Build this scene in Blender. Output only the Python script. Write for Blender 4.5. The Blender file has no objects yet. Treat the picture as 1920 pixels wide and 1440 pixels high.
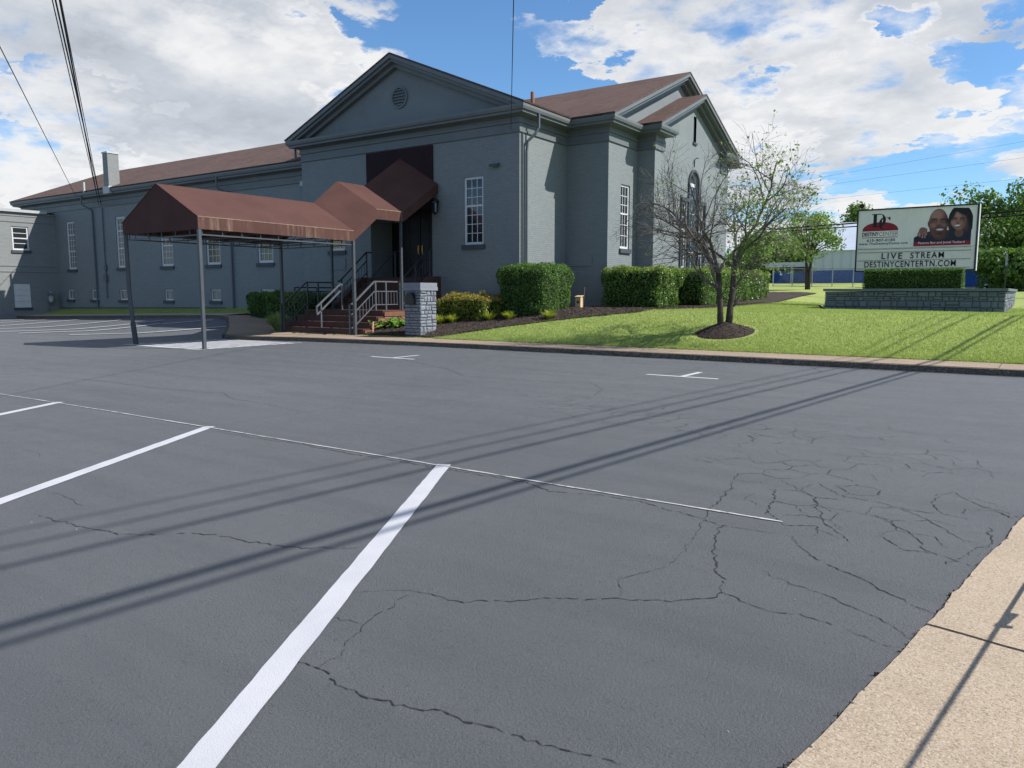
import bpy, bmesh, math, random
import numpy as np
from mathutils import Vector, Matrix, noise as mnoise
from mathutils.geometry import delaunay_2d_cdt
R_ = math.radians
random.seed(7); rng = np.random.default_rng(7)
S = bpy.context.scene
C = S.collection

# ------------------------------------------------------------------ camera
FPX, YH, YAW, CAMH = 1442.0, 549.0, 34.5, 1.5
PITCH = math.atan((720-YH)/FPX)
cam = bpy.data.cameras.new('camera'); camo = bpy.data.objects.new('camera', cam); C.objects.link(camo)
camo.location = (0, 0, CAMH)
camo.rotation_euler = (math.pi/2-PITCH, 0, R_(YAW))
cam.sensor_fit = 'HORIZONTAL'; cam.sensor_width = 36; cam.lens = FPX/1920*36
cam.clip_start = .05; cam.clip_end = 3000
S.camera = camo
yw = R_(YAW)
cF = np.array([-math.sin(yw)*math.cos(PITCH), math.cos(yw)*math.cos(PITCH), -math.sin(PITCH)])
cR = np.array([math.cos(yw), math.sin(yw), 0.]); cU = np.cross(cR, cF)
def ray(x, y): return cF + cR*(x-960)/FPX - cU*(y-720)/FPX
def at(x, y, X=None, Y=None, Z=None):
    d = ray(x, y); o = np.array([0, 0, CAMH])
    t = (Z-CAMH)/d[2] if Z is not None else (Y/d[1] if Y is not None else X/d[0])
    return o+d*t

# ------------------------------------------------------------------ world and sun
SUN = np.array([1, .47, 1.11]); SUN = SUN/np.linalg.norm(SUN)
S.view_settings.view_transform = 'Standard'; S.view_settings.look = 'None'
S.view_settings.gamma = 1; S.view_settings.use_curve_mapping = False
S.view_settings.exposure = 0.55
W = bpy.data.worlds.new('World'); S.world = W; W.use_nodes = True
def world():
    nt = W.node_tree; nt.nodes.clear(); N = nt.nodes; L = nt.links
    def nd(t, **k):
        n = N.new(t)
        for a, b in k.items(): setattr(n, a, b)
        return n
    def link(v, s):
        if isinstance(v, (int, float)): s.default_value = v
        elif isinstance(v, (tuple, list)): s.default_value = v
        else: L.new(v, s)
    def m(op, a, b=0., c=None):
        n = nd('ShaderNodeMath', operation=op); link(a, n.inputs[0]); link(b, n.inputs[1])
        if c is not None: link(c, n.inputs[2])
        return n.outputs[0]
    def vm(op, a, b, out=0):
        n = nd('ShaderNodeVectorMath', operation=op); link(a, n.inputs[0]); link(b, n.inputs[1]); return n.outputs[out]
    def sstep(v, a, b):
        n = nd('ShaderNodeMapRange', interpolation_type='SMOOTHSTEP'); link(v, n.inputs[0])
        n.inputs[1].default_value = a; n.inputs[2].default_value = b; return n.outputs[0]
    def noise(vec, scale, detail, rough=.55, dist=0.):
        n = nd('ShaderNodeTexNoise'); link(vec, n.inputs['Vector']); n.inputs['Scale'].default_value = scale
        n.inputs['Detail'].default_value = detail; n.inputs['Roughness'].default_value = rough; n.inputs['Distortion'].default_value = dist
        return n.outputs[0]
    sky = nd('ShaderNodeTexSky', sky_type='NISHITA'); sky.sun_disc = False
    sky.sun_elevation = math.asin(SUN[2]); sky.sun_rotation = math.atan2(SUN[0], SUN[1])
    sky.altitude = 200; sky.air_density = 1.0; sky.dust_density = .2; sky.ozone_density = 2.5
    D = nd('ShaderNodeTexCoord').outputs['Generated']
    sep = nd('ShaderNodeSeparateXYZ'); L.new(D, sep.inputs[0])
    den = m('ADD', m('MAXIMUM', sep.outputs[2], 0.), .22)
    cmb = nd('ShaderNodeCombineXYZ'); L.new(m('DIVIDE', sep.outputs[0], den), cmb.inputs[0]); L.new(m('DIVIDE', sep.outputs[1], den), cmb.inputs[1])
    P = cmb.outputs[0]
    def field(vec):
        return m('ADD', m('MULTIPLY', noise(vec, 1.1, 2., .5), .45), m('MULTIPLY', noise(vec, 2.7, 11., .57, .12), .75))
    d0 = field(P)
    d1 = field(vm('MULTIPLY', P, (.86, .86, 0.)))
    bias = None
    wn = nd('ShaderNodeTexNoise'); L.new(P, wn.inputs['Vector']); wn.inputs['Scale'].default_value = 4.; wn.inputs['Detail'].default_value = 8.; wn.inputs['Roughness'].default_value = .6
    Dw = vm('ADD', D, vm('MULTIPLY', vm('SUBTRACT', wn.outputs['Color'], (.5, .5, .5)), (.16, .16, .16)))
    # where the photograph shows open sky (-) and where it shows cloud (+)
    for (x, y, r, s) in [(880, 110, 130, -.24), (960, 190, 110, -.14), (1150, 165, 90, -.10), (1905, 215, 60, -.10), (1720, 350, 130, -.10), (1540, 355, 80, -.08), (470, 150, 55, -.07), (10, 375, 60, -.10),
                         (250, 130, 330, .15), (590, 60, 170, .10), (1500, 80, 380, .13), (1720, 200, 200, .08), (1150, 20, 140, .08), (120, 300, 220, .07), (1560, 270, 170, .06), (470, 270, 150, .06)]:
        dv = ray(x, y); dv = dv/np.linalg.norm(dv)
        c = vm('DOT_PRODUCT', Dw, tuple(dv), 1)
        ang = r/1500.
        g = sstep(c, math.cos(ang*2.2), 1.)
        bias = m('MULTIPLY', g, s) if bias is None else m('MULTIPLY_ADD', g, s, bias)
    d = m('ADD', d0, bias)
    cov = sstep(d, .575, .745)
    thick = sstep(d, .66, .95)
    lit = m('MULTIPLY_ADD', m('SUBTRACT', d0, d1), 2.6, .90)
    shade = nd('ShaderNodeClamp'); L.new(m('SUBTRACT', lit, m('MULTIPLY', thick, .42)), shade.inputs[0])
    ramp = nd('ShaderNodeValToRGB'); L.new(shade.outputs[0], ramp.inputs[0])
    e = ramp.color_ramp.elements
    e[0].position = 0; e[0].color = (.46, .50, .55, 1); e[1].position = 1; e[1].color = (1., 1., 1., 1)
    k = e.new(.5); k.color = (.66, .70, .76, 1)
    tint = nd('ShaderNodeMix', data_type='RGBA', blend_type='MULTIPLY'); tint.inputs[0].default_value = 1; L.new(sky.outputs[0], tint.inputs[6]); tint.inputs[7].default_value = (.68, .92, 1.10, 1)
    b1 = nd('ShaderNodeBackground'); L.new(tint.outputs[2], b1.inputs[0]); b1.inputs[1].default_value = .10
    b2 = nd('ShaderNodeBackground'); L.new(ramp.outputs[0], b2.inputs[0]); b2.inputs[1].default_value = .62
    mx = nd('ShaderNodeMixShader'); L.new(m('MULTIPLY', cov, .97), mx.inputs[0]); L.new(b1.outputs[0], mx.inputs[1]); L.new(b2.outputs[0], mx.inputs[2])
    o = nd('ShaderNodeOutputWorld'); L.new(mx.outputs[0], o.inputs[0])
world()
sl = bpy.data.lights.new('sun', 'SUN'); so = bpy.data.objects.new('sun', sl); C.objects.link(so)
sl.energy = 5.0; sl.angle = R_(.5); sl.color = (1, .95, .87)
so.rotation_euler = Vector(SUN).to_track_quat('Z', 'Y').to_euler()

# ------------------------------------------------------------------ materials
MATS = {}
class NT:
    def __init__(s, name):
        s.m = bpy.data.materials.new(name); s.m.use_nodes = True; s.t = s.m.node_tree
        s.b = s.t.nodes['Principled BSDF']; MATS[name] = s.m
    def n(s, t, **k):
        o = s.t.nodes.new(t)
        for a, b in k.items(): setattr(o, a, b)
        return o
    def l(s, a, b): s.t.links.new(a, b)
    def put(s, v, sock):
        if isinstance(v, (int, float)): sock.default_value = v
        elif isinstance(v, tuple): sock.default_value = v if len(v) == 4 or sock.type == 'VECTOR' else v+(1,)
        else: s.l(v, sock)
    def coord(s, k='Object'): return s.n('ShaderNodeTexCoord').outputs[k]
    def noise(s, scale, detail=4, rough=.6, vec=None, dist=0, col=False):
        o = s.n('ShaderNodeTexNoise'); s.put(scale, o.inputs['Scale']); o.inputs['Detail'].default_value = detail
        o.inputs['Roughness'].default_value = rough; o.inputs['Distortion'].default_value = dist
        s.l(vec if vec is not None else s.coord(), o.inputs['Vector']); return o.outputs[1 if col else 0]
    def ramp(s, f, stops):
        o = s.n('ShaderNodeValToRGB'); s.l(f, o.inputs[0]); e = o.color_ramp.elements
        while len(e) < len(stops): e.new(.5)
        for i, (p, c) in enumerate(stops):
            e[i].position = p; e[i].color = (c, c, c, 1) if isinstance(c, (int, float)) else (*c, 1)
        return o.outputs[0]
    def mix(s, f, a, b, bt='MIX'):
        o = s.n('ShaderNodeMix', data_type='RGBA', blend_type=bt)
        s.put(f, o.inputs[0]); s.put(a, o.inputs[6]); s.put(b, o.inputs[7]); return o.outputs[2]
    def math(s, op, a, b=0.):
        o = s.n('ShaderNodeMath', operation=op); s.put(a, o.inputs[0]); s.put(b, o.inputs[1]); return o.outputs[0]
    def bump(s, h, st=.3, d=.01, nrm=None):
        o = s.n('ShaderNodeBump'); o.inputs['Strength'].default_value = st; o.inputs['Distance'].default_value = d
        s.l(h, o.inputs['Height'])
        if nrm is not None: s.l(nrm, o.inputs['Normal'])
        return o.outputs[0]
    def fin(s, col=None, rough=.8, nrm=None, spec=.3, metal=0.):
        if col is not None: s.put(col, s.b.inputs['Base Color'])
        s.put(rough, s.b.inputs['Roughness']); s.b.inputs['Specular IOR Level'].default_value = spec; s.b.inputs['Metallic'].default_value = metal
        if nrm is not None: s.l(nrm, s.b.inputs['Normal'])
        return s.m
def lo(c, k): return tuple(min(1., x*k) for x in c)
def plain(name, c, rough=.7, var=.18, scale=3., bump=0., bs=60., spec=.3, metal=0.):
    t = NT(name); f = t.noise(scale, 5)
    col = t.mix(t.ramp(f, [(.3, 0.), (.7, 1.)]), lo(c, 1-var), lo(c, 1+var))
    nr = t.bump(t.noise(bs, 3), bump, .01) if bump else None
    return t.fin(col, rough, nr, spec, metal)

def brick_mat(name, c, bw=.215, bh=.075):
    t = NT(name); uv = t.coord('UV')
    o = t.n('ShaderNodeTexBrick'); t.l(uv, o.inputs['Vector']); o.offset = .5
    o.inputs['Scale'].default_value = 1; o.inputs['Brick Width'].default_value = bw; o.inputs['Row Height'].default_value = bh
    o.inputs['Mortar Size'].default_value = .0065; o.inputs['Mortar Smooth'].default_value = .3; o.inputs['Bias'].default_value = 0
    o.inputs['Color1'].default_value = (*lo(c, 1.06), 1); o.inputs['Color2'].default_value = (*lo(c, .95), 1); o.inputs['Mortar'].default_value = (*lo(c, .74), 1)
    big = t.noise(.35, 6, .6)
    col = t.mix(t.ramp(big, [(.3, .0), (.7, 1.)]), o.outputs[0], t.mix(1., o.outputs[0], (1.12, 1.1, 1.06), 'MULTIPLY'))
    st = t.n('ShaderNodeMapping'); st.inputs['Scale'].default_value = (3., .25, 1); t.l(uv, st.inputs[0])
    sn = t.noise(1.2, 5, .65, st.outputs[0])
    col = t.mix(t.ramp(sn, [(.56, 0.), (.8, .22)]), col, lo(c, .7))
    inv = t.math('SUBTRACT', 1., o.outputs[1])
    nr = t.bump(inv, .55, .006); nr = t.bump(t.noise(90, 3), .12, .004, nr)
    return t.fin(col, .62, nr, .3)
GREY = (.170, .193, .203)
brick_mat('painted_brick', GREY)
brick_mat('annex_brick', (.195, .21, .214))
plain('stucco', (.160, .181, .192), .8, .08, 1.2, .15, 80)
plain('trim_grey', (.125, .14, .148), .5, .08, 1.5, .04, 40)
plain('sill_grey', (.055, .065, .08), .6, .12, 4, .1)
plain('white_paint', (.55, .56, .57), .45, .06, 6)
plain('curtain', (.42, .43, .40), .9, .1, 8)
plain('coping', (.45, .46, .46), .6, .1, 2)
plain('pipe_grey', (.09, .108, .125), .45, .1, 3, spec=.4)
plain('galv', (.32, .33, .34), .45, .12, 6, metal=.5)
plain('dark_metal', (.04, .043, .05), .5, .15, 5, spec=.4)
plain('rail_paint', (.095, .103, .118), .42, .15, 9, .05, 120, spec=.45)
plain('post_paint', (.06, .067, .078), .45, .12, 6, spec=.4)
plain('rail_shaded', (.03, .033, .04), .45, .15, 9, spec=.4)  # rail_paint darkened: shade of left and upper rails put into the colour
plain('door_dark', (.014, .012, .015), .5, .2, 4)
plain('brass', (.28, .15, .055), .35, .15, 10, metal=.9)
plain('black_plastic', (.012, .012, .014), .4, .2, 5, spec=.45)
plain('red_pipe', (.24, .12, .09), .6)
plain('wire_black', (.012, .012, .013), .7)
plain('pole_wood', (.11, .085, .065), .9, .3, 4, .5, 20)
plain('timber', (.55, .40, .24), .8, .15, 6)
plain('blue_paint', (.02, .085, .33), .55, .1, 2)
plain('far_white', (.55, .58, .64), .7, .06, .6)
plain('far_roof', (.4, .45, .53), .5, .06, .6)
plain('sign_dark', (.025, .025, .03), .45, .1)
plain('print_black', (.012, .012, .014), .55, .1); plain('print_navy', (.02, .022, .035), .55, .12)
plain('print_red', (.27, .018, .03), .55, .12, 4)
plain('print_skin_a', (.23, .105, .072), .55, .16, 3); plain('print_skin_b', (.30, .145, .095), .55, .14, 3); plain('print_skin_dark', (.10, .042, .03), .55, .1)
plain('print_skin_mid', (.165, .074, .05), .55, .12); plain('print_skin_lip', (.2, .06, .05), .55); plain('print_white', (.72, .7, .66), .55, .04)

def glass(name, c=(.02, .025, .03), spec=.7):
    t = NT(name); nr = t.bump(t.noise(1.4, 2), .06, .05); return t.fin(c, .06, nr, spec)
glass('glass'); glass('glass_pale', (.17, .18, .17), .6); glass('glass_green', (.05, .06, .04), .5); glass('glass_amber', (.30, .22, .06), .4); glass('glass_stained', (.03, .07, .10), .7)
def roof_mat():
    t = NT('shingle'); o = t.n('ShaderNodeTexBrick'); t.l(t.coord('UV'), o.inputs['Vector'])
    o.inputs['Scale'].default_value = 1; o.inputs['Brick Width'].default_value = .30; o.inputs['Row Height'].default_value = .14
    o.inputs['Mortar Size'].default_value = .007; o.inputs['Bias'].default_value = -.1
    o.inputs['Color1'].default_value = (.125, .082, .070, 1); o.inputs['Color2'].default_value = (.075, .047, .041, 1); o.inputs['Mortar'].default_value = (.05, .03, .027, 1)
    f = t.noise(.5, 6, .65); col = t.mix(t.ramp(f, [(.35, 0.), (.7, .55)]), o.outputs[0], (.145, .102, .09))
    col = t.mix(t.ramp(t.noise(45, 2), [(.4, 0.), (.65, .45)]), col, (.055, .035, .03))
    nr = t.bump(t.math('SUBTRACT', 1., o.outputs[1]), .5, .012); nr = t.bump(t.noise(120, 2), .4, .006, nr)
    t.fin(col, .9, nr, .15)
roof_mat()
def fabric(name, c, stain):
    t = NT(name); uv = t.coord('UV')
    f = t.noise(.9, 5, .6)
    col = t.mix(t.ramp(f, [(.3, 0.), (.7, 1.)]), lo(c, .86), lo(c, 1.12))
    if stain:
        mp = t.n('ShaderNodeMapping'); mp.inputs['Scale'].default_value = (9., .8, 1.); t.l(uv, mp.inputs[0])
        st = t.noise(1.0, 6, .7, mp.outputs[0])
        mp2 = t.n('ShaderNodeMapping'); mp2.inputs['Scale'].default_value = (1.1, .4, 1.); t.l(uv, mp2.inputs[0])
        pa = t.noise(1.0, 3, .6, mp2.outputs[0])
        k = t.math('MULTIPLY', t.ramp(st, [(.47, 0.), (.72, .8)]), t.ramp(pa, [(.36, 0.), (.62, 1.)]))
        col = t.mix(k, col, (.27, .2, .15))
    w = t.noise(260, 2); nr = t.bump(w, .15, .002); nr = t.bump(t.noise(1.6, 3), .25, .05, nr)
    t.fin(col, .85, nr, .15)
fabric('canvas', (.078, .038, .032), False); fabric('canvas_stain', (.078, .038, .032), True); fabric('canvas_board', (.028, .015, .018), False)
plain('seam_pale', (.28, .21, .16), .9, .35, 9)
def asphalt():
    t = NT('asphalt')
    big = t.noise(.22, 5, .55); mid = t.noise(1.7, 6, .65); fin = t.noise(210, 3, .7)
    c = t.mix(t.ramp(big, [(.3, 0.), (.7, 1.)]), (.085, .092, .102), (.113, .119, .129))
    c = t.mix(t.ramp(mid, [(.35, 0.), (.75, .45)]), c, (.122, .129, .14))
    mp = t.n('ShaderNodeMapping'); mp.inputs['Rotation'].default_value = (0, 0, .05); mp.inputs['Scale'].default_value = (.25, 2.2, 1); t.l(t.coord(), mp.inputs[0])
    c = t.mix(t.ramp(t.noise(1., 4, .6, mp.outputs[0]), [(.45, 0.), (.75, .55)]), c, (.068, .075, .086))
    c = t.mix(t.ramp(t.noise(28, 2, .5), [(.62, 0.), (.7, .35)]), c, (.045, .047, .052))
    c = t.mix(t.ramp(fin, [(.35, .55), (.5, 0.)]), c, (.028, .03, .034))
    c = t.mix(t.ramp(fin, [(.58, 0.), (.72, .5)]), c, (.2, .21, .225))
    nr = t.bump(fin, .9, .008); nr = t.bump(t.noise(75, 4, .7), .9, .012, nr); nr = t.bump(mid, .3, .02, nr)
    rg = t.ramp(t.noise(3, 4), [(.3, .48), (.7, .66)])
    t.fin(c, rg, nr, .42)
asphalt()
def concrete(name, c, agg, sc):
    t = NT(name)
    big = t.noise(.8, 5, .6)
    v = t.n('ShaderNodeTexVoronoi'); v.inputs['Scale'].default_value = sc; t.l(t.coord(), v.inputs['Vector'])
    hs = t.n('ShaderNodeSeparateColor'); t.l(v.outputs['Color'], hs.inputs[0])
    col = t.mix(t.ramp(big, [(.3, 0.), (.7, 1.)]), lo(c, .86), lo(c, 1.1))
    col = t.mix(t.ramp(hs.outputs[0], [(.55, 0.), (.95, agg)]), col, lo(c, .42))
    col = t.mix(t.ramp(hs.outputs[1], [(.6, 0.), (.98, agg)]), col, (.48, .42, .36))
    col = t.mix(t.ramp(t.noise(2.2, 6, .7), [(.55, 0.), (.8, .35)]), col, lo(c, .5))
    nr = t.bump(t.noise(sc*1.3, 3, .7), .55, .006)
    t.fin(col, .85, nr, .2)
concrete('aggregate', (.365, .29, .21), .65, 165.); concrete('sidewalk_concrete', (.27, .205, .15), .35, 60.); concrete('kerb_dark', (.085, .072, .06), .3, 40.)
concrete('kerb_pale', (.36, .30, .24), .3, 40.)
t = NT('road_paint'); u = t.noise(35, 4, .7); c = t.mix(t.ramp(t.noise(2.5, 4), [(.3, 0.), (.7, 1.)]), (.39, .40, .44), (.46, .465, .49))
c = t.mix(t.ramp(u, [(.66, 0.), (.76, .7)]), c, (.2, .2, .21)); t.fin(c, .7, t.bump(t.noise(170, 3), .6, .005), .3)
t = NT('chalk_paint'); c = t.ramp(t.noise(9, 5, .7), [(.32, .10), (.5, .42)]); t.fin(c, .8)
plain('crack', (.02, .021, .023), .95)
plain('stain', (.135, .128, .118), .9, .2, 20)
plain('crack_pale', (.11, .115, .12), .9)
def grassmat(name, a, b, soil=None):
    t = NT(name); f = t.noise(.55, 5, .6); g = t.noise(26, 4, .7)
    c = t.mix(t.ramp(f, [(.3, 0.), (.7, 1.)]), a, b)
    c = t.mix(t.ramp(g, [(.35, .6), (.6, 0.)]), c, lo(a, .45)); c = t.mix(t.ramp(t.noise(.9, 6, .7), [(.56, 0.), (.74, .45)]), c, (.24, .22, .09))
    if soil: c = t.mix(t.ramp(t.noise(1.3, 5), [(.55, 0.), (.7, .8)]), c, soil)
    t.fin(c, .9, t.bump(g, .8, .03), .1)
grassmat('turf', (.26, .33, .10), (.34, .39, .13)); grassmat('bank_turf', (.14, .15, .045), (.2, .19, .07), (.2, .14, .08))
plain('mulch', (.04, .03, .025), .95, .5, 30, .9, 45)
plain('mulch_chip', (.075, .055, .045), .9, .6, 20)
plain('soil_far', (.12, .13, .06), .95, .3, .2)
def leafmat(name, a, b, tr=.35, rough=.5):
    t = NT(name); g = t.n('ShaderNodeNewGeometry')
    c = t.mix(g.outputs['Random Per Island'], a, b)
    c = t.mix(t.ramp(t.noise(1.6, 3), [(.35, 0.), (.7, .5)]), c, lo(a, .8))
    t.fin(c, rough, None, .3)
    ts = t.n('ShaderNodeBsdfTranslucent'); t.l(t.mix(1., c, (1.1, 1.2, .6), 'MULTIPLY'), ts.inputs[0])
    ms = t.n('ShaderNodeMixShader'); ms.inputs[0].default_value = tr
    t.l(t.b.outputs[0], ms.inputs[1]); t.l(ts.outputs[0], ms.inputs[2]); t.l(ms.outputs[0], t.t.nodes['Material Output'].inputs[0])
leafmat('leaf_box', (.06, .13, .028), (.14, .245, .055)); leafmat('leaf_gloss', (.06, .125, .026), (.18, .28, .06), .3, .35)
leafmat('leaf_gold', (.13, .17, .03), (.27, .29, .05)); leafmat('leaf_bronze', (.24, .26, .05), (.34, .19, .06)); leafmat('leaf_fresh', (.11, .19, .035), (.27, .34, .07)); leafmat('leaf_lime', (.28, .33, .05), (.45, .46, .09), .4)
leafmat('leaf_hosta', (.10, .21, .035), (.22, .36, .07), .3, .4); leafmat('leaf_dogwood', (.13, .21, .07), (.24, .34, .13), .45)
leafmat('leaf_tree', (.07, .14, .03), (.15, .24, .06), .4); leafmat('leaf_tree_pale', (.13, .21, .06), (.24, .33, .11), .45); leafmat('leaf_spruce', (.26, .34, .14), (.38, .44, .2), .4)
leafmat('blade', (.30, .38, .12), (.43, .48, .20), .4, .6)
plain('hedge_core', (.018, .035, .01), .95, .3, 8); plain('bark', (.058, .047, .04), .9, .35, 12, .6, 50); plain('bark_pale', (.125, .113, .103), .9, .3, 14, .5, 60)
plain('stair_brown', (.085, .042, .034), .75, .15, 3, .15, 60); plain('stair_brick', (.17, .075, .05), .8, .2, 6, .3, 30)
plain('footing', (.30, .33, .34), .85, .1, 4)
plain('mat_black', (.008, .008, .009), .95, .2, 20)
def stone(name, c):
    t = NT(name); g = t.n('ShaderNodeObjectInfo')
    col = t.mix(g.outputs['Random'], lo(c, .82), lo(c, 1.15)); col = t.mix(t.ramp(t.noise(14, 5, .7), [(.4, 0.), (.75, .5)]), col, lo(c, .7))
    t.fin(col, .72, t.bump(t.noise(22, 5, .7), .8, .03), .3)
stone('pillar_stone', (.20, .22, .255)); stone('base_stone', (.13, .155, .175)); plain('mortar', (.028, .032, .04), .9)
t = NT('sign_face'); c = t.mix(t.ramp(t.noise(1.1, 5), [(.3, 0.), (.7, 1.)]), (.74, .72, .58), (.84, .82, .68))
mp = t.n('ShaderNodeMapping'); mp.inputs['Scale'].default_value = (9., 9., .6); t.l(t.coord(), mp.inputs[0])
c = t.mix(t.ramp(t.noise(1., 5, .7, mp.outputs[0]), [(.55, 0.), (.85, .5)]), c, (.5, .49, .4)); t.fin(c, .4, None, .35)
t = NT('sign_panel'); wv = t.n('ShaderNodeTexWave', bands_direction='X'); wv.inputs['Scale'].default_value = 6.; t.l(t.coord(), wv.inputs[0])
c = t.mix(t.ramp(wv.outputs[1], [(.0, .25), (.12, 0.)]), (.78, .75, .58), (.52, .48, .36)); c = t.mix(t.ramp(t.noise(2.2, 5, .7), [(.45, 0.), (.8, .5)]), c, (.6, .57, .46)); t.fin(c, .45)
plain('channel', (.36, .36, .29), .6, .3, 5)
plain('clapboard', (.6, .6, .58), .6, .05)

# ------------------------------------------------------------------ mesh helpers
class MB:
    def __init__(s): s.v = []; s.f = []; s.mi = []
    def poly(s, pts):
        i = len(s.v); s.v += [tuple(map(float, p)) for p in pts]; s.f.append(tuple(range(i, i+len(pts)))); return s
    def prism(s, pts, vec):
        a = [np.array(p, float) for p in pts]; vec = np.array(vec, float); n = len(a); i = len(s.v)
        s.v += [tuple(p) for p in a]+[tuple(p+vec) for p in a]
        s.f.append(tuple(range(i, i+n))[::-1]); s.f.append(tuple(range(i+n, i+2*n)))
        for k in range(n): s.f.append((i+k, i+(k+1) % n, i+n+(k+1) % n, i+n+k))
        return s
    def box(s, x0, x1, y0, y1, z0, z1):
        return s.prism([(x0, y0, z0), (x1, y0, z0), (x1, y1, z0), (x0, y1, z0)], (0, 0, z1-z0))
    def bar(s, a, b, w, h=None, up=(0, 0, 1)):
        a = np.array(a, float); b = np.array(b, float); h = h or w
        d = (b-a)/np.linalg.norm(b-a); up = np.array(up, float)
        if abs(d@up) > .98: up = np.array([1., 0, 0])
        r = np.cross(d, up); r /= np.linalg.norm(r); u = np.cross(r, d)
        return s.prism([a-r*w/2-u*h/2, a+r*w/2-u*h/2, a+r*w/2+u*h/2, a-r*w/2+u*h/2], b-a)
    def tube(s, path, rad, n=8, cap=True):
        P = [np.array(p, float) for p in path]; rr = rad if hasattr(rad, '__len__') else [rad]*len(P); i0 = len(s.v)
        prev = None
        for k, p in enumerate(P):
            d = P[min(k+1, len(P)-1)]-P[max(k-1, 0)]; d = d/(np.linalg.norm(d)+1e-9)
            if prev is None:
                ref = np.array([0, 0, 1.]) if abs(d[2]) < .9 else np.array([1., 0, 0]); r = np.cross(d, ref)
            else: r = prev-d*(prev@d)
            r /= np.linalg.norm(r)+1e-9; prev = r; u = np.cross(d, r)
            for j in range(n):
                a = 2*math.pi*j/n; s.v.append(tuple(p+(r*math.cos(a)+u*math.sin(a))*rr[k]))
        for k in range(len(P)-1):
            for j in range(n):
                a = i0+k*n+j; b = i0+k*n+(j+1) % n; s.f.append((a, b, b+n, a+n))
        if cap: s.f.append(tuple(range(i0, i0+n))[::-1]); s.f.append(tuple(range(i0+(len(P)-1)*n, i0+len(P)*n)))
        return s
    def build(s, name, mat, parent=None, smooth=False, fix=True):
        me = bpy.data.meshes.new(name); me.from_pydata(s.v, [], s.f); me.update()
        if fix:
            bm = bmesh.new(); bm.from_mesh(me); bmesh.ops.recalc_face_normals(bm, faces=bm.faces); bm.to_mesh(me); bm.free()
        uvs(me); return obj(name, me, mat, parent, smooth)
def uvs(me):
    n = len(me.loops)
    if not n: return
    uv = me.uv_layers.new(name='UVMap')
    co = np.empty(len(me.vertices)*3); me.vertices.foreach_get('co', co); co = co.reshape(-1, 3)
    nr = np.empty(len(me.polygons)*3); me.polygons.foreach_get('normal', nr); nr = nr.reshape(-1, 3)
    lt = np.empty(len(me.polygons), int); me.polygons.foreach_get('loop_total', lt)
    vi = np.empty(n, int); me.loops.foreach_get('vertex_index', vi)
    N = np.repeat(nr, lt, axis=0); P = co[vi]; A = np.abs(N)
    out = np.empty((n, 2))
    side = (A[:, 0] >= A[:, 1])
    out[:, 0] = np.where(side, P[:, 1], P[:, 0])
    sl = np.where(side, A[:, 0], A[:, 1])
    flat = A[:, 2] > .97
    # sloped faces: v measured up the slope
    out[:, 1] = P[:, 2]/np.maximum(.2, np.sqrt(np.maximum(0, 1-A[:, 2]**2)))
    out[flat, 0] = P[flat, 0]; out[flat, 1] = P[flat, 1]
    uv.data.foreach_set('uv', out.ravel())
def obj(name, me, mat=None, parent=None, smooth=False):
    o = bpy.data.objects.new(name, me); C.objects.link(o)
    if mat: me.materials.append(MATS[mat] if isinstance(mat, str) else mat)
    if parent: o.parent = parent
    if smooth: me.polygons.foreach_set('use_smooth', [True]*len(me.polygons))
    return o
def tag(o, label, cat, group=None):
    o['label'] = label; o['category'] = cat
    if group: o['group'] = group
    return o
def thing(name, label, cat, group=None, loc=None):
    o = bpy.data.objects.new(name, None); C.objects.link(o); o.empty_display_size = .2
    return tag(o, label, cat, group)
def struct(o): o['kind'] = 'structure'; return o
def stuff(o): o['kind'] = 'stuff'; return o
def rawmesh(name, V, F, mat, parent=None):
    V = np.asarray(V, np.float32); F = np.asarray(F, np.int32); k = F.shape[1]
    me = bpy.data.meshes.new(name); me.vertices.add(len(V)); me.vertices.foreach_set('co', V.ravel())
    me.loops.add(F.size); me.loops.foreach_set('vertex_index', F.ravel())
    me.polygons.add(len(F)); me.polygons.foreach_set('loop_start', np.arange(0, F.size, k, dtype=np.int32))
    me.polygons.foreach_set('loop_total', np.full(len(F), k, np.int32)); me.update(calc_edges=True); me.validate()
    return obj(name, me, mat, parent)
def leafcloud(name, P, Nn, size, mat, parent, spread=.8, asp=.5, droop=0.):
    P = np.asarray(P, float); n = len(P)
    nr = np.asarray(Nn, float)+rng.normal(0, spread, (n, 3)); nr[:, 2] += .15; nr /= np.linalg.norm(nr, axis=1)[:, None]+1e-9
    t = rng.normal(0, 1, (n, 3)); t[:, 2] -= droop; t -= nr*(t*nr).sum(1)[:, None]; t /= np.linalg.norm(t, axis=1)[:, None]+1e-9
    b = np.cross(nr, t); s = (np.asarray(size)*rng.uniform(.7, 1.3, n))[:, None]
    V = np.stack([P-t*s*.5, P+b*s*asp*.5+nr*s*.08, P+t*s*.5, P-b*s*asp*.5+nr*s*.08], 1).reshape(-1, 3)
    return rawmesh(name, V, np.arange(n*4).reshape(n, 4), mat, parent)

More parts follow.
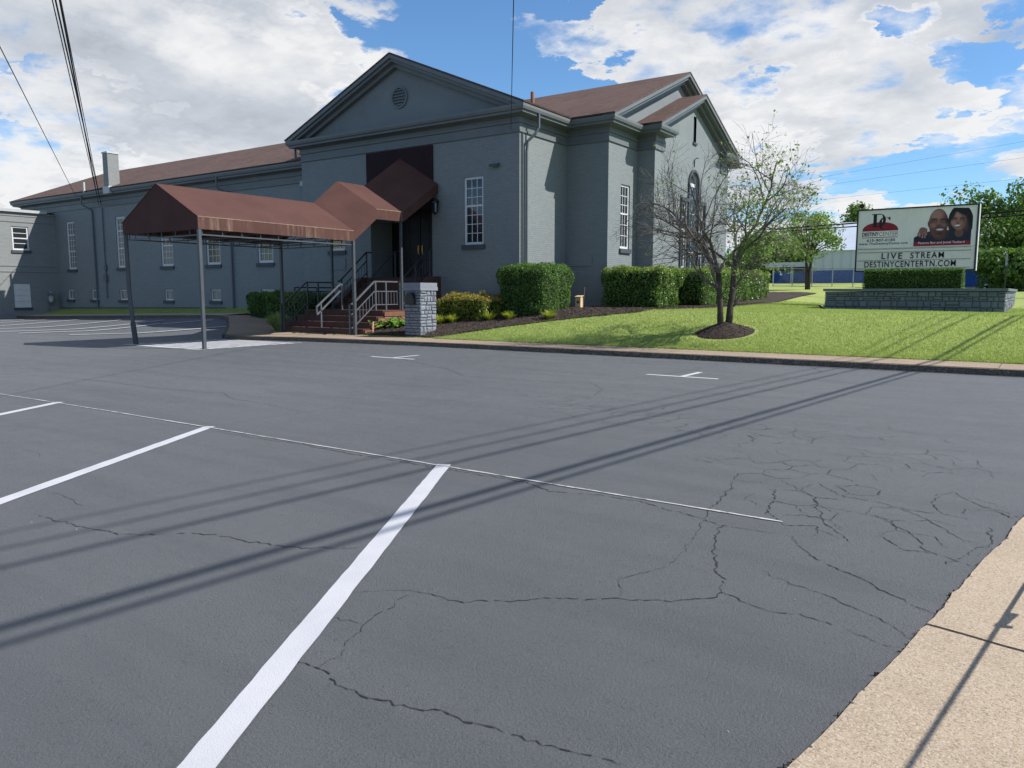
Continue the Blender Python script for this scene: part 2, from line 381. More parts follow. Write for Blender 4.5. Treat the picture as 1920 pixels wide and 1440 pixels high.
# ------------------------------------------------------------------ ground heights
def interp(x, xs, ys): return float(np.interp(x, xs, ys))
def Yb(X): return interp(X, [-60, -29.6, -28.2, -25.5, -22.3, -21.6, -19, -14, 20], [20.2, 20.2, 19.9, 18.0, 15.55, 15.35, 16.0, 16.5, 16.45])
def zl(X, Y):
    k = interp(X, [-60, -48, -46, -35, -29, -25.5, -22], [.06, .08, .11, .38, .52, .34, 0.])
    return k*(max(0., Y-15.5)/5.5)**1.3
def Ys(X): return interp(X, [-60, -28.6, -28, -26.5, -24, -22.3, 20], [21.55, 21.55, 21.5, 20.7, 18.9, 17.9, 17.85])
def gz(X, Y):
    ys = Ys(X); z0 = zl(X, Yb(X))+.125+.05*interp(X, [-28.6, -28], [1.2, 0.])
    zt = interp(X, [-60, -48, -31, -26, -22, 20], [.45, .5, .74, .85, .95, .95]); L = interp(X, [-60, -28.5, -26.5, -24, -22, 20], [1., 1., 1.5, 3., 4.4, 4.4])
    q = min(1., max(0., (Y-ys)/L)); q = q*(1.12-.12*q) if q < 1 else 1.
    z = z0+(zt-z0)*q
    z += .022*min(12., max(0., Y-25))*interp(X, [-10, -6], [1., .0])
    z -= .08*interp(X, [-7, 0], [0., 1.])*interp(Y, [20, 27], [0., 1.])
    if Y > 33: z += interp(Y, [33, 46, 60, 75], [0., .55, 1.05, 1.25])
    return z
def hit(x, y, lo_=14., hi=110.):
    d = ray(x, y)
    for t_ in np.arange(lo_, hi, .02):
        X, Y, Z = d[0]*t_, d[1]*t_, CAMH+d[2]*t_
        if Y > Ys(X) and Z < gz(X, Y): return np.array([X, Y, gz(X, Y)])
    return None

# ------------------------------------------------------------------ setting: ground, lot, walks
g = MB().poly([(-900, -900, -.35), (900, -900, -.35), (900, 1500, -.35), (-900, 1500, -.35)]).build('ground', 'soil_far', fix=False); struct(g)
def sheet(name, xs, y0, y1, ny, zf, mat, parent=None):
    V = []; F = []
    for X in xs:
        a, b = y0(X), y1(X)
        for j in range(ny+1):
            Y = a+(b-a)*j/ny; V.append((X, Y, zf(X, Y)))
    for i in range(len(xs)-1):
        for j in range(ny): k = i*(ny+1)+j; F.append((k, k+ny+1, k+ny+2, k+1))
    me = bpy.data.meshes.new(name); me.from_pydata(V, [], F); me.update(); uvs(me)
    return obj(name, me, mat, parent, True)
lot = struct(sheet('parking_lot', list(np.arange(-60, -20, .4))+list(np.arange(-20, 10, 1.)), lambda X: -16., lambda X: Yb(X)+.05, 60, zl, 'asphalt'))
xs_t = list(np.arange(-70, -30, 1.))+list(np.arange(-30, 14.1, .5))+list(np.arange(16, 120, 8))
def terr(X, Y): return gz(X, Y)
terrain = struct(sheet('lawn', xs_t, lambda X: Ys(X)-.02, lambda X: 78., 150, terr, 'turf'))
far = struct(MB().poly([(-900, 78, 2.15), (900, 78, 2.15), (900, 1500, 8), (-900, 1500, 8)]).build('far_field', 'soil_far', fix=False))
# right-hand field beyond the lawn kerb end
def ribbon(name, pts, w, zf, mat, parent, zoff=.004, jit=0.):
    """flat strip of width w along ground points"""
    P = [np.array(p[:2], float) for p in pts]; V = []; F = []
    for k, p in enumerate(P):
        d = P[min(k+1, len(P)-1)]-P[max(k-1, 0)]; d /= np.linalg.norm(d)+1e-9; n_ = np.array([-d[1], d[0]])
        ww = w[k] if hasattr(w, '__len__') else w
        a = p+n_*ww/2*(1+random.uniform(-jit, jit)); b = p-n_*ww/2*(1+random.uniform(-jit, jit))
        for q in (a, b): V.append((q[0], q[1], zf(q[0], q[1])+zoff))
    for k in range(len(P)-1): F.append((2*k, 2*k+1, 2*k+3, 2*k+2))
    me = bpy.data.meshes.new(name); me.from_pydata(V, [], F); me.update(); uvs(me)
    bm = bmesh.new(); bm.from_mesh(me)
    for f_ in bm.faces:
        if f_.normal.z < 0: f_.normal_flip()
    bm.to_mesh(me); bm.free()
    return obj(name, me, mat, parent)
def seg(a, b, n): a = np.array(a[:2], float); b = np.array(b[:2], float); return [a+(b-a)*k/n for k in range(n+1)]
# angled stall lines near the camera
sd = np.array([2.14, -3.83])/np.linalg.norm([2.14, -3.83])
for x in (-4.25, -7.66, -11.1, -14.55):
    a = np.array([x, 5.13]); ribbon('stall_line', seg(a, a+sd*6.2, 60), .125, zl, 'road_paint', lot, .004, .05)
ribbon('layout_line', seg((-16, 5.0), (-10, 5.08), 30)+seg((-9.8, 5.08), (-1.32, 5.06), 70), .022, zl, 'chalk_paint', lot, .006, .5)
for x in (-5.28, -12.35):
    ribbon('stall_mark', seg((x-.68, 13.07), (x+.68, 13.07), 6), .11, zl, 'road_paint', lot, .004, .05)
    ribbon('stall_mark', seg((x, 13.12), (x, 14.0), 5), .11, zl, 'road_paint', lot, .004, .05)
ribbon('layout_line', seg((-20, 12.95), (-14, 13.0), 20), .012, zl, 'chalk_paint', lot, .006, .5)
def lhit(x, y):
    d = ray(x, y)
    for t_ in np.arange(8, 80, .02):
        if CAMH+d[2]*t_ < zl(d[0]*t_, d[1]*t_): return np.array([d[0]*t_, d[1]*t_])
for a, b in [((130, 629), (440, 612)), ((35, 626), (300, 608)), ((-60, 625), (308, 601)), ((-60, 619.5), (226, 601)), ((-60, 614), (148, 600)), ((-60, 609), (86, 600.5)), ((-60, 605.5), (45, 600)), ((305, 608.5), (400, 601))]:
    ribbon('stall_line', seg(lhit(*a), lhit(*b), 14), .2, zl, 'road_paint', lot, .03)
for k in range(11):   # hatched landing zone under the canopy
    y = 12.2+.30*k
    ribbon('hatch_stripe', seg((-21.9, y+.0), (-18.42, y+.06), 8), .2, zl, 'road_paint', lot, .004, .12)
for x in (-21.98, -18.36): ribbon('hatch_stripe', seg((x, 12.02), (x, 15.5 if x > -20 else 15.1), 6), .1, zl, 'road_paint', lot, .008)
ribbon('hatch_stripe', seg((-22.0, 12.02), (-18.3, 12.02), 6), .1, zl, 'road_paint', lot, .0085)
ribbon('kerb_line', [(X, Yb(X)-.055) for X in np.arange(-19, 9, .4)], .035, zl, 'chalk_paint', lot, .006, .6)

# cracks traced on the asphalt
CR = MB()
def crackline(pts, w, sub=9, jit=.018):
    out = []
    for a, b in zip(pts[:-1], pts[1:]):
        a = np.array(a); b = np.array(b); L = np.linalg.norm(b-a); n_ = max(2, int(L/.028))
        nr = np.array([-(b-a)[1], (b-a)[0]])/(L+1e-9)
        for k in range(n_): out.append(a+(b-a)*k/n_+nr*((random.gauss(0, jit*.36)+jit*2.0*mnoise.noise((a[0]*3+k*.16, a[1]*3, 1.))) if k else 0))
    out.append(np.array(pts[-1])); n_ = len(out)
    for k in range(n_-1):
        if random.random() < .06: continue
        p, q = out[k], out[k+1]; d = (q-p)/(np.linalg.norm(q-p)+1e-9); m_ = np.array([-d[1], d[0]])
        e = .35+.65*math.sin(math.pi*(k+.5)/n_)**.5
        w0 = .62*w*e*random.uniform(.15, 1.5); w1 = .62*w*e*random.uniform(.15, 1.5)
        z = lambda c: zl(c[0], c[1])+.003
        A, B, D, E_ = p+m_*w0/2, p-m_*w0/2, q-m_*w1/2, q+m_*w1/2
        CR.poly([(*A, z(A)), (*B, z(B)), (*D, z(D)), (*E_, z(E_))])
def pc(l, w): crackline([lhit2(*p) for p in l], w)
def lhit2(x, y): P = at(x, y, Z=0.); return (P[0], P[1])
pc([(65, 962), (85, 970), (140, 985), (220, 1003), (260, 1004), (340, 1000), (390, 1003), (470, 1018), (560, 1026), (670, 1028)], .012)
pc([(555, 1238), (600, 1255), (630, 1285), (690, 1310), (780, 1330), (830, 1333), (870, 1355), (960, 1378), (1050, 1405), (1110, 1418), (1165, 1438)], .011)
pc([(600, 1250), (640, 1230), (655, 1200), (690, 1165), (745, 1125), (765, 1116)], .006)
pc([(612, 1155), (682, 1172)], .005); pc([(655, 1111), (745, 1108)], .005)
pc([(745, 1107), (810, 1115), (870, 1131), (905, 1126), (960, 1129), (1010, 1123), (1150, 1122), (1245, 1127), (1345, 1120), (1353, 1111), (1400, 1131), (1450, 1148), (1500, 1152), (1560, 1172), (1685, 1218)], .011)
pc([(1166, 1120), (1163, 1085), (1255, 1063), (1262, 1045)], .006)
pc([(1353, 1112), (1355, 1090), (1345, 1065), (1340, 1030), (1345, 990), (1365, 985)], .013)
pc([(0, 905), (75, 910), (200, 940), (330, 960), (400, 975), (540, 1000)], .0)
pc([(400, 808), (480, 822), (560, 832), (650, 850), (740, 864), (800, 874), (930, 895), (990, 905), (1030, 922), (1120, 928), (1200, 940), (1260, 958), (1320, 972), (1345, 985), (1450, 1000)], .014)
pc([(1320, 972), (1335, 950), (1360, 930), (1370, 915)], .012); pc([(1438, 965), (1440, 955), (1455, 930), (1452, 918)], .014)
pc([(1438, 958), (1470, 985), (1530, 987), (1527, 1005)], .013); pc([(1485, 1005), (1500, 1025), (1545, 1055), (1625, 1090), (1700, 1130), (1770, 1160)], .011)
pc([(1460, 900), (1500, 918), (1530, 935), (1530, 950), (1550, 985), (1590, 1015)], .012); pc([(1530, 948), (1640, 968)], .006)
pc([(1530, 905), (1580, 930), (1660, 945), (1740, 975), (1800, 1010), (1865, 1033)], .01)
pc([(1430, 1070), (1480, 1095), (1560, 1120), (1650, 1160), (1710, 1200)], .008); pc([(1640, 965), (1705, 998), (1735, 1032), (1830, 1065)], .01)
pc([(1785, 923), (1830, 945), (1915, 972)], .011); pc([(1785, 923), (1755, 930), (1750, 950), (1770, 965), (1815, 975)], .009)
pc([(0, 700), (110, 708), (200, 715), (290, 728), (420, 738), (435, 748), (500, 758), (566, 772)], .013); pc([(425, 795), (480, 785), (560, 775), (640, 762), (680, 756)], .006)
pc([(680, 660), (760, 675), (840, 692), (870, 705), (950, 710), (1020, 716), (1105, 717), (1130, 730), (1112, 742)], .016)
pc([(520, 655), (480, 668), (420, 690), (290, 722)], .005); pc([(0, 832), (60, 830), (150, 828), (215, 822), (290, 815)], .005); pc([(30, 840), (70, 850), (75, 858)], .006)
pc([(1130, 716), (1200, 708), (1290, 695), (1345, 686), (1340, 680)], .012); pc([(1520, 688), (1540, 698)], .018); pc([(90, 920), (130, 935), (155, 948)], .008)
pc([(1270, 1048), (1300, 1010), (1318, 975)], .005); pc([(1150, 1090), (1120, 1075)], .0)
# alligator cracking on the right and in the middle distance
def alligator(poly, n, keep, w):
    Pp = [lhit2(*p) for p in poly]; xs = [p[0] for p in Pp]; ys = [p[1] for p in Pp]
    def inside(x, y):
        r = False; j = len(Pp)-1
        for i in range(len(Pp)):
            if (Pp[i][1] > y) != (Pp[j][1] > y) and x < (Pp[j][0]-Pp[i][0])*(y-Pp[i][1])/(Pp[j][1]-Pp[i][1])+Pp[i][0]: r = not r
            j = i
        return r
    pts = []
    for _ in range(6000):
        if len(pts) >= n: break
        x, y = random.uniform(min(xs), max(xs)), random.uniform(min(ys), max(ys))
        if inside(x, y) and all((x-a)**2+(y-b)**2 > .055 for a, b in pts): pts.append((x, y))
    v, e, f, *_ = delaunay_2d_cdt([Vector(p) for p in pts], [], [], 0, 1e-6)
    cen = []; em = {}
    for i, tr in enumerate(f):
        a, b, c = [v[k] for k in tr]
        cx, cy = (a.x+b.x+c.x)/3, (a.y+b.y+c.y)/3; cen.append((cx, cy))
        for k in range(3): em.setdefault(tuple(sorted((tr[k], tr[(k+1) % 3]))), []).append(i)
    for ed, tr in em.items():
        if len(tr) == 2 and random.random() < keep:
            a, b = cen[tr[0]], cen[tr[1]]
            mid_ = ((a[0]+b[0])/2*.9, (a[1]+b[1])/2*.9, 7.); pn = mnoise.noise(mid_)+.6*mnoise.noise((mid_[0]*3, mid_[1]*3, 1.))
            rim = min(abs((q[0]-p[0])*(p[1]-mid_[1]/.9)-(p[0]-mid_[0]/.9)*(q[1]-p[1]))/math.dist(p, q) for p, q in zip(Pp, Pp[1:]+Pp[:1]))
            if pn < -.28 or random.random() > min(1., .25+rim*1.3): continue
            if math.dist(a, b) < 2.2: crackline([a, b], w*random.uniform(.35, 1.15), jit=.02)
alligator([(1270, 850), (1450, 800), (1700, 830), (1919, 880), (1935, 960), (1840, 1080), (1500, 1010), (1350, 930)], 95, .86, .011)
alligator([(930, 730), (1130, 740), (1300, 770), (1500, 800), (1420, 840), (1150, 800), (980, 760)], 80, .78, .012)
alligator([(1300, 780), (1650, 790), (1905, 850), (1880, 900), (1500, 850)], 46, .75, .010)
stuff(CR.build('crack', 'crack', lot, fix=False))
# pale pebbles and grit on the asphalt
PB = MB()
for k in range(120):
    x = random.uniform(-14, 0); y = random.uniform(1.4, 14); r = random.uniform(.002, .006)
    PB.prism([(x+r*math.cos(a), y+r*.7*math.sin(a), .0) for a in (0, 1.3, 2.6, 3.9, 5.2)], (random.uniform(-.003, .003), 0, r*.8))
stuff(PB.build('grit', 'kerb_pale', lot))

# front sidewalk and kerb
kb = MB(); kxs = list(np.arange(-22.2, 14, .4))
for a, b in zip(kxs[:-1], kxs[1:]):
    kb.prism([(a, Yb(a)-.02, -.05), (b, Yb(b)-.02, -.05), (b, Yb(b)+.10, -.05), (a, Yb(a)+.10, -.05)], (0, 0, .168+random.uniform(-.004, .004)))
struct(kb.build('kerb', 'kerb_dark'))
sw = struct(MB().prism([(-22.2, Yb(-22.2)+.1, -.1), (-19, Yb(-19)+.1, -.1), (-14, Yb(-14)+.1, -.1), (14, Yb(14)+.1, -.1), (14, 17.95, -.1), (-22.2, 17.95, -.1)], (0, 0, .2)).build('sidewalk', 'kerb_dark'))
x = -22.2
while x < 12:
    b = min(x+1.8, 12)
    MB().prism([(x+.007, Yb(x)+.105, .0), (b-.007, Yb(b)+.105, .0), (b-.007, 17.9, .0), (x+.007, 17.9, .0)], (0, 0, .125+random.uniform(-.004, .004))).build('slab', 'sidewalk_concrete', sw)
    x = b
# walk that bends along the lot towards the wing
wk = list(np.arange(-29.4, -22.1, .35))+[-22.2]
struct(sheet('path', wk, lambda X: Yb(X)+.1, lambda X: max(Ys(X)+.03, Yb(X)+.4), 8, lambda X, Y: zl(X, Yb(X))+.127, 'sidewalk_concrete'))
kb = MB(); kxs = list(np.arange(-48, -22.1, .4))
for a, b in zip(kxs[:-1], kxs[1:]):
    za, zb = zl(a, Yb(a)), zl(b, Yb(b))
    i = len(kb.v)
    for (X, z) in ((a, za), (b, zb)):
        y = Yb(X); kb.v += [(X, y-.02, z-.1), (X, y-.02, z+.118), (X, y+.1, z+.122), (X, y+.1, z-.1)]
    for k in range(4): kb.f.append((i+k, i+(k+1) % 4, i+4+(k+1) % 4, i+4+k))
struct(kb.build('kerb', 'kerb_dark'))
struct(sheet('kerb_strip', list(np.arange(-48, -28.9, .5)), lambda X: Yb(X)+.1, lambda X: Ys(X)+.02, 2, lambda X, Y: zl(X, Yb(X))+.125+.05*(Y-Yb(X)), 'kerb_pale'))

# street sidewalk with exposed aggregate in the lower right corner
def Xe(Y): return -.55+(Y-2.39)*.149+.018*mnoise.noise((Y*2.3, 1.7, 0))+.012*mnoise.noise((Y*9, 5., 0))+.006*mnoise.noise((Y*25, 2., 0))
ss = struct(MB().prism([(Xe(-5)+.06, -5, -.1), (1.6, -5, -.1), (1.6, 15.5, -.1), (Xe(15.5)+.06, 15.5, -.1)], (0, 0, .104)).build('street_sidewalk', 'crack'))
def joint(y, x): return y+.030*mnoise.noise((x*4, y, 3.))+.016*mnoise.noise((x*13, y, 8.))-.19*(x+.3)
ys_ = [-4.5, -1.2, 0.8, 3.80, 6.9, 10., 13., 15.4]
for a, b in zip(ys_[:-1], ys_[1:]):
    pts = []
    for k in range(41): y = a+.02+(b-a-.035)*k/40; pts.append((Xe(y+.0), y if 2 < k < 38 else y))
    pts[0] = (Xe(a), joint(a, Xe(a))+.012); pts[-1] = (Xe(b), joint(b, Xe(b))-.012)
    pts = [p for p in pts if pts[0][1] <= p[1] <= pts[-1][1]]
    xr = np.linspace(Xe(b), 1.6, 14)[1:]; top = [(x, joint(b, x)-.012) for x in xr]; xl = np.linspace(1.6, Xe(a), 14)[:-1]; bot = [(x, joint(a, x)+.012) for x in xl]
    MB().prism([(p[0], p[1], 0.) for p in pts+top+bot], (0, 0, .016)).build('slab', 'aggregate', ss)
# broken asphalt crumbs along that edge
cb = MB()
for k in range(260):
    y = random.uniform(1.2, 8); x = Xe(y)+random.gauss(-.004, .007); r = random.uniform(.002, .007)
    cb.prism([(x+r*random.uniform(.6, 1)*math.cos(a), y+r*random.uniform(.6, 1.2)*math.sin(a), 0.0) for a in (0, 1.2, 2.5, 3.8, 5.)], (0, 0, r*.9+.012*(random.random() < .3)))
stuff(cb.build('asphalt_crumbs', 'kerb_dark', lot))

# ------------------------------------------------------------------ building
X1, X2, X3, Y0, Y1, Y2, YW = -14.88, -13.14, -12.42, 22.1, 25.21, 27.57, 22.6
XL = -25.8; XC = -20.33
class Fr:
    def __init__(s, o, U, N): s.o, s.U, s.N = map(lambda a: np.array(a, float), (o, U, N))
    def p(s, u, z, d=0.): q = s.o+s.U*u+s.N*d; return (q[0], q[1], q[2]+z)
FF = Fr((0, Y0, 0), (1, 0, 0), (0, -1, 0)); FW = Fr((0, YW, 0), (1, 0, 0), (0, -1, 0)); FB = Fr((0, Y1, 0), (1, 0, 0), (0, -1, 0)); FP = Fr((0, Y2, 0), (1, 0, 0), (0, -1, 0))
S1 = Fr((X1, 0, 0), (0, 1, 0), (1, 0, 0)); S2 = Fr((X2, 0, 0), (0, 1, 0), (1, 0, 0)); S3 = Fr((X3, 0, 0), (0, 1, 0), (1, 0, 0)); SA = Fr((-48., 0, 0), (0, 1, 0), (1, 0, 0))
def fbox(mb, fr, u0, u1, z0, z1, d0, d1):
    return mb.prism([fr.p(u0, z0, d0), fr.p(u1, z0, d0), fr.p(u1, z1, d0), fr.p(u0, z1, d0)], fr.N*(d1-d0))
def wall(name, fr, u0, u1, z0, z1, ops, mat, parent, depth=.12):
    us = sorted({u0, u1, *[o[0] for o in ops], *[o[1] for o in ops]}); zs = sorted({z0, z1, *[o[2] for o in ops], *[o[3] for o in ops]})
    mb = MB()
    for a, b in zip(us[:-1], us[1:]):
        for c, d in zip(zs[:-1], zs[1:]):
            if any(o[0]-1e-6 <= a and b <= o[1]+1e-6 and o[2]-1e-6 <= c and d <= o[3]+1e-6 for o in ops): continue
            mb.poly([fr.p(a, c), fr.p(b, c), fr.p(b, d), fr.p(a, d)])
    for o in ops:
        dp = o[4] if len(o) > 4 else depth
        a, b, c, d = o[:4]
        mb.poly([fr.p(a, c), fr.p(a, d), fr.p(a, d, -dp), fr.p(a, c, -dp)]); mb.poly([fr.p(b, c), fr.p(b, d), fr.p(b, d, -dp), fr.p(b, c, -dp)])
        mb.poly([fr.p(a, d), fr.p(b, d), fr.p(b, d, -dp), fr.p(a, d, -dp)]); mb.poly([fr.p(a, c), fr.p(b, c), fr.p(b, c, -dp), fr.p(a, c, -dp)])
    return mb.build(name, mat, parent, fix=False)
def window(fr, u0, u1, z0, z1, sashes, parent, gl='glass', bw=.082, mun=.022, dep=.10, panes=True, sill=True, interior='curtain', lab=None):
    """sashes: (share of height from top, columns, rows)"""
    d0, d1 = -dep, -dep+.05; mb = MB()
    fbox(mb, fr, u0, u0+bw, z0, z1, d0, d1); fbox(mb, fr, u1-bw, u1, z0, z1, d0, d1); fbox(mb, fr, u0+bw, u1-bw, z1-bw, z1, d0, d1-.001); fbox(mb, fr, u0+bw, u1-bw, z0, z0+bw*1.1, d0, d1-.001)
    rects = []; zt = z1-bw; H = z1-z0-bw*2.1
    for k, (sh, nc, nr) in enumerate(sashes):
        zb = zt-sh*H
        if k < len(sashes)-1: fbox(mb, fr, u0+bw, u1-bw, zb-.032, zb+.032, d0, d1-.004)
        for c in range(1, nc): uu = u0+bw+(u1-u0-2*bw)*c/nc; fbox(mb, fr, uu-mun/2, uu+mun/2, zb, zt, d0+.012, d1-.014)
        for r in range(1, nr): zz = zb+(zt-zb)*r/nr; fbox(mb, fr, u0+bw, u1-bw, zz-mun/2, zz+mun/2, d0+.014, d1-.016)
        for c in range(nc if panes else 1):
            for r in range(nr if panes else 1):
                n_, m_ = (nc, nr) if panes else (1, 1)
                rects.append((u0+bw+(u1-u0-2*bw)*c/n_, u0+bw+(u1-u0-2*bw)*(c+1)/n_, zb+(zt-zb)*r/m_, zb+(zt-zb)*(r+1)/m_))
        zt = zb
    w = mb.build('window', 'white_paint', parent)
    if lab: w['label'] = lab
    for (a, b, c, d) in rects:
        fbox(MB(), fr, a+.001, b-.001, c+.001, d-.001, d0+.016, d0+.02).build('pane', gl, w)
    if sill: fbox(MB(), fr, u0-.08, u1+.08, z0-.16, z0-.003, -.06, .07).build('sill', 'sill_grey', w)
    return w
ENT = [(.0, 6.86), (.05, 6.88), (.05, 6.95), (.018, 6.96), (.018, 7.17), (.07, 7.19), (.07, 7.26), (.04, 7.27), (.04, 7.36), (.14, 7.40), (.36, 7.43), (.36, 7.50), (.42, 7.52), (.45, 7.60), (.45, 7.68), (.0, 7.70)]
def extr(name, fr, prof, u0, u1, m0, m1, mat, parent, dz=0.):
    n = len(prof); mb = MB()
    mb.v += [fr.p(u0-m0*d, z+dz, d) for d, z in prof]+[fr.p(u1+m1*d, z+dz, d) for d, z in prof]
    for k in range(n): mb.f.append((k, (k+1) % n, n+(k+1) % n, n+k))
    mb.f.append(tuple(range(n))); mb.f.append(tuple(range(n, 2*n)))
    return mb.build(name, mat, parent)
B = thing('church_building', 'grey painted brick church with gabled entrance front, brown shingle roof and long left wing', 'church')

# --- entrance block
wz0, wz1 = 3.2, 5.56; dU = (-21.9, -18.76, 2.08, 5.35, 1.2)
wR = (-17.27, -16.41, wz0, wz1); wL = (-24.24, -23.38, wz0, wz1)
wall('wall', FF, XL, X1, -.2, 6.87, [wR, wL, dU], 'painted_brick', B)
wr = window(FF, *wR, [(.42, 3, 3), (.58, 3, 4)], B, interior='curtain'); wl_ = window(FF, *wL, [(.42, 3, 3), (.58, 3, 4)], B, gl='glass_amber')
extr('cornice', FF, ENT, XL, X1, 1, 1, 'trim_grey', B)
HT = X1+.45-XC                      # half width to the cornice tips
ZP = 7.68+.42*HT
MB().prism([FF.p(XL+.1, 7.66, .0), FF.p(X1-.1, 7.66, .0), FF.p(XC, ZP-.3, .0)], (0, .2, 0)).build('pediment', 'stucco', B)
def rake(fr, uc, half, ze, zp, proj, parent, mat='trim_grey'):
    for s in (-1, 1):
        mb = MB()
        def strip(t0, t1, d0, d1, e=0.):
            sl_ = (zp-ze)/half; a, b = uc+s*half, uc; e += .014
            mb.prism([fr.p(a-s*e, ze-t0+sl_*e, d0), fr.p(b, zp-t0, d0), fr.p(b, zp-t1, d0), fr.p(a-s*e, ze-t1+sl_*e, d0)], fr.N*(d1-d0))
        strip(.0, .13, -.05, proj); strip(.13, .24, -.05, proj-.08, .15); strip(.24, .40, -.05, proj*.42, .62)
        mb.build('raking_cornice', mat, parent)
rake(FF, XC, HT, 7.70, ZP+.02, .452, B)
# round louvred vent
vc = (-20.26, 8.72); vr = .40
ring = MB(); n = 32
for k in range(n):
    a, b = 2*math.pi*k/n, 2*math.pi*(k+1)/n
    P = [FF.p(vc[0]+r*math.cos(q), vc[1]+r*math.sin(q), .003) for r, q in ((vr, a), (vr, b), (vr-.07, b), (vr-.07, a))]; ring.prism(P, (0, -.05, 0))
vent = ring.build('vent', 'trim_grey', B)
MB().prism([FF.p(vc[0]+(vr-.05)*math.cos(2*math.pi*k/24), vc[1]+(vr-.05)*math.sin(2*math.pi*k/24), .004) for k in range(24)], (0, -.006, 0)).build('backing', 'sill_grey', vent)
for k in range(6):
    zz = vc[1]-.27+.108*k; hw = math.sqrt(max(.01, (vr-.075)**2-(zz-vc[1])**2))
    MB().prism([FF.p(vc[0]-hw, zz-.02, .045), FF.p(vc[0]+hw, zz-.02, .045), FF.p(vc[0]+hw, zz+.03, .012), FF.p(vc[0]-hw, zz+.03, .012)], (0, 0, .018)).build('slat', 'trim_grey', vent)
# recessed portal and doors
pt = MB(); yd = Y0+1.2
pt.poly([(-21.9, yd, 2.08), (-18.76, yd, 2.08), (-18.76, yd, 5.35), (-21.9, yd, 5.35)]); pt.build('portal', 'door_dark', B, fix=False)
fd = Fr((0, yd, 0), (1, 0, 0), (0, -1, 0))
for s in (-1, 1):
    d = fbox(MB(), fd, *(sorted((XC+s*.02, XC+s*1.0))), 2.1, 4.5, .004, .06).build('door', 'door_dark', B)
    for (a, b) in ((.15, .95), (1.1, 1.55), (1.7, 2.25)):
        for (p, q) in ((.12, .45), (.55, .88)):
            u_ = sorted((XC+s*p, XC+s*q)); fbox(MB(), fd, *u_, 2.1+a, 2.1+b, .06, .075).build('panel', 'door_dark', d)
    u_ = sorted((XC+s*.07, XC+s*.13)); fbox(MB(), fd, *u_, 3.02, 3.36, .06, .075).build('push_plate', 'brass', d)
    MB().tube([fd.p(XC+s*.10, 3.08, .075), fd.p(XC+s*.10, 3.09, .12), fd.p(XC+s*.10, 3.33, .12), fd.p(XC+s*.10, 3.34, .075)], .012, 6).build('handle', 'brass', d)
fbox(MB(), fd, XC-1.12, XC+1.12, 4.5, 4.68, .004, .1).build('door_head', 'door_dark', B)
for s in (-1, 1): u_ = sorted((XC+s*1.0, XC+s*1.14)); fbox(MB(), fd, *u_, 2.09, 4.5, .004, .09).build('door_jamb', 'door_dark', B)
# covered vents low on the walls, floodlight
fbox(MB(), FF, -24.3, -23.32, 2.44, 2.9, .003, .03).build('vent_cover', 'painted_brick', B)
fbox(MB(), FB, -14.8, -13.76, 2.49, 2.87, .003, .03).build('vent_cover', 'painted_brick', B)
MB().prism([FF.p(-16.05, 5.84, .0), FF.p(-15.7, 5.84, .0), FF.p(-15.7, 5.93, .0), FF.p(-16.05, 5.93, .0)], (0, -.16, -.03)).build('floodlight', 'sill_grey', B)
# --- right flank and the cross gable
wall('wall', S1, Y0, Y1, -.2, 6.87, [], 'painted_brick', B)
extr('cornice', S1, ENT, Y0, Y1, 1, -1, 'trim_grey', B)
wall('wall', FB, X1, X2, -.2, 6.87, [], 'painted_brick', B)
extr('cornice', FB, ENT, X1, X2, -1, 1, 'trim_grey', B)
w2 = (26.22, 26.98, 3.14, 5.5)
YC = 31.5
wall('wall', S2, Y1, Y2, -.2, 6.87, [w2], 'painted_brick', B)
window(S2, *w2, [(.45, 3, 3), (.55, 3, 3)], B)
extr('cornice', S2, ENT, Y1, Y2, 1, -1, 'trim_grey', B)
wall('wall', FP, X2, X3, -.2, 6.87, [], 'painted_brick', B)
extr('cornice', FP, ENT, X2, X3, -1, 1, 'trim_grey', B)
# projecting gable wall with the arched window: openings are cut as rectangles, the arch is filled around
ya, yb_ = YC-.62, YC+.62
arch_ops = [(YC-.50, YC+.50, 2.3, 6.5, .18), (YC-1.28, YC-.72, 2.5, 5.2, .16), (YC+.72, YC+1.28, 2.5, 5.2, .16)]
Y3 = 2*YC-Y2
wall('wall', S3, Y2, Y3, -.2, 7.7, arch_ops, 'painted_brick', B)
# spandrels that turn the centre opening into a round arch
for s in (-1, 1):
    mb = MB(); pts = [S3.p(YC+s*.50, 6.0, -.002)]
    for k in range(13): a = math.pi/2*k/12; pts.append(S3.p(YC+s*.5*math.cos(a), 6.0+.5*math.sin(a), -.002))
    pts.append(S3.p(YC+s*.50, 6.5, -.002)); mb.prism(pts[1:], (-.15, 0, 0)); mb.build('spandrel', 'painted_brick', B)
zg = 7.7
ZP3 = 7.68+.42*(YC-(Y2-.45)); ZP2 = 7.68+.42*(YC-(Y1-.45))
gm = MB()     # gable triangle, in pieces round the slit vent
def tri_h(y, zp, half): return zp-.25-(abs(y-YC))*.42
ysn = [Y2, YC-2, YC-.16, YC+.16, YC+2, Y3]
for a, b in zip(ysn[:-1], ysn[1:]):
    z_a, z_b = max(7.7, tri_h(a, ZP3, 0)), max(7.7, tri_h(b, ZP3, 0))
    z0_ = 8.75 if a == YC-.16 else 7.7
    gm.poly([S3.p(a, z0_), S3.p(b, z0_), S3.p(b, z_b), S3.p(a, z_a)])
gm.build('gable_wall', 'stucco', B, fix=False)
fbox(MB(), S3, YC-.155, YC+.155, 7.71, 8.74, -.10, -.09).build('slit_vent', 'sill_grey', B)
fbox(MB(), S3, YC-.22, YC+.22, 7.62, 7.70, .002, .06).build('vent_sill', 'sill_grey', B)
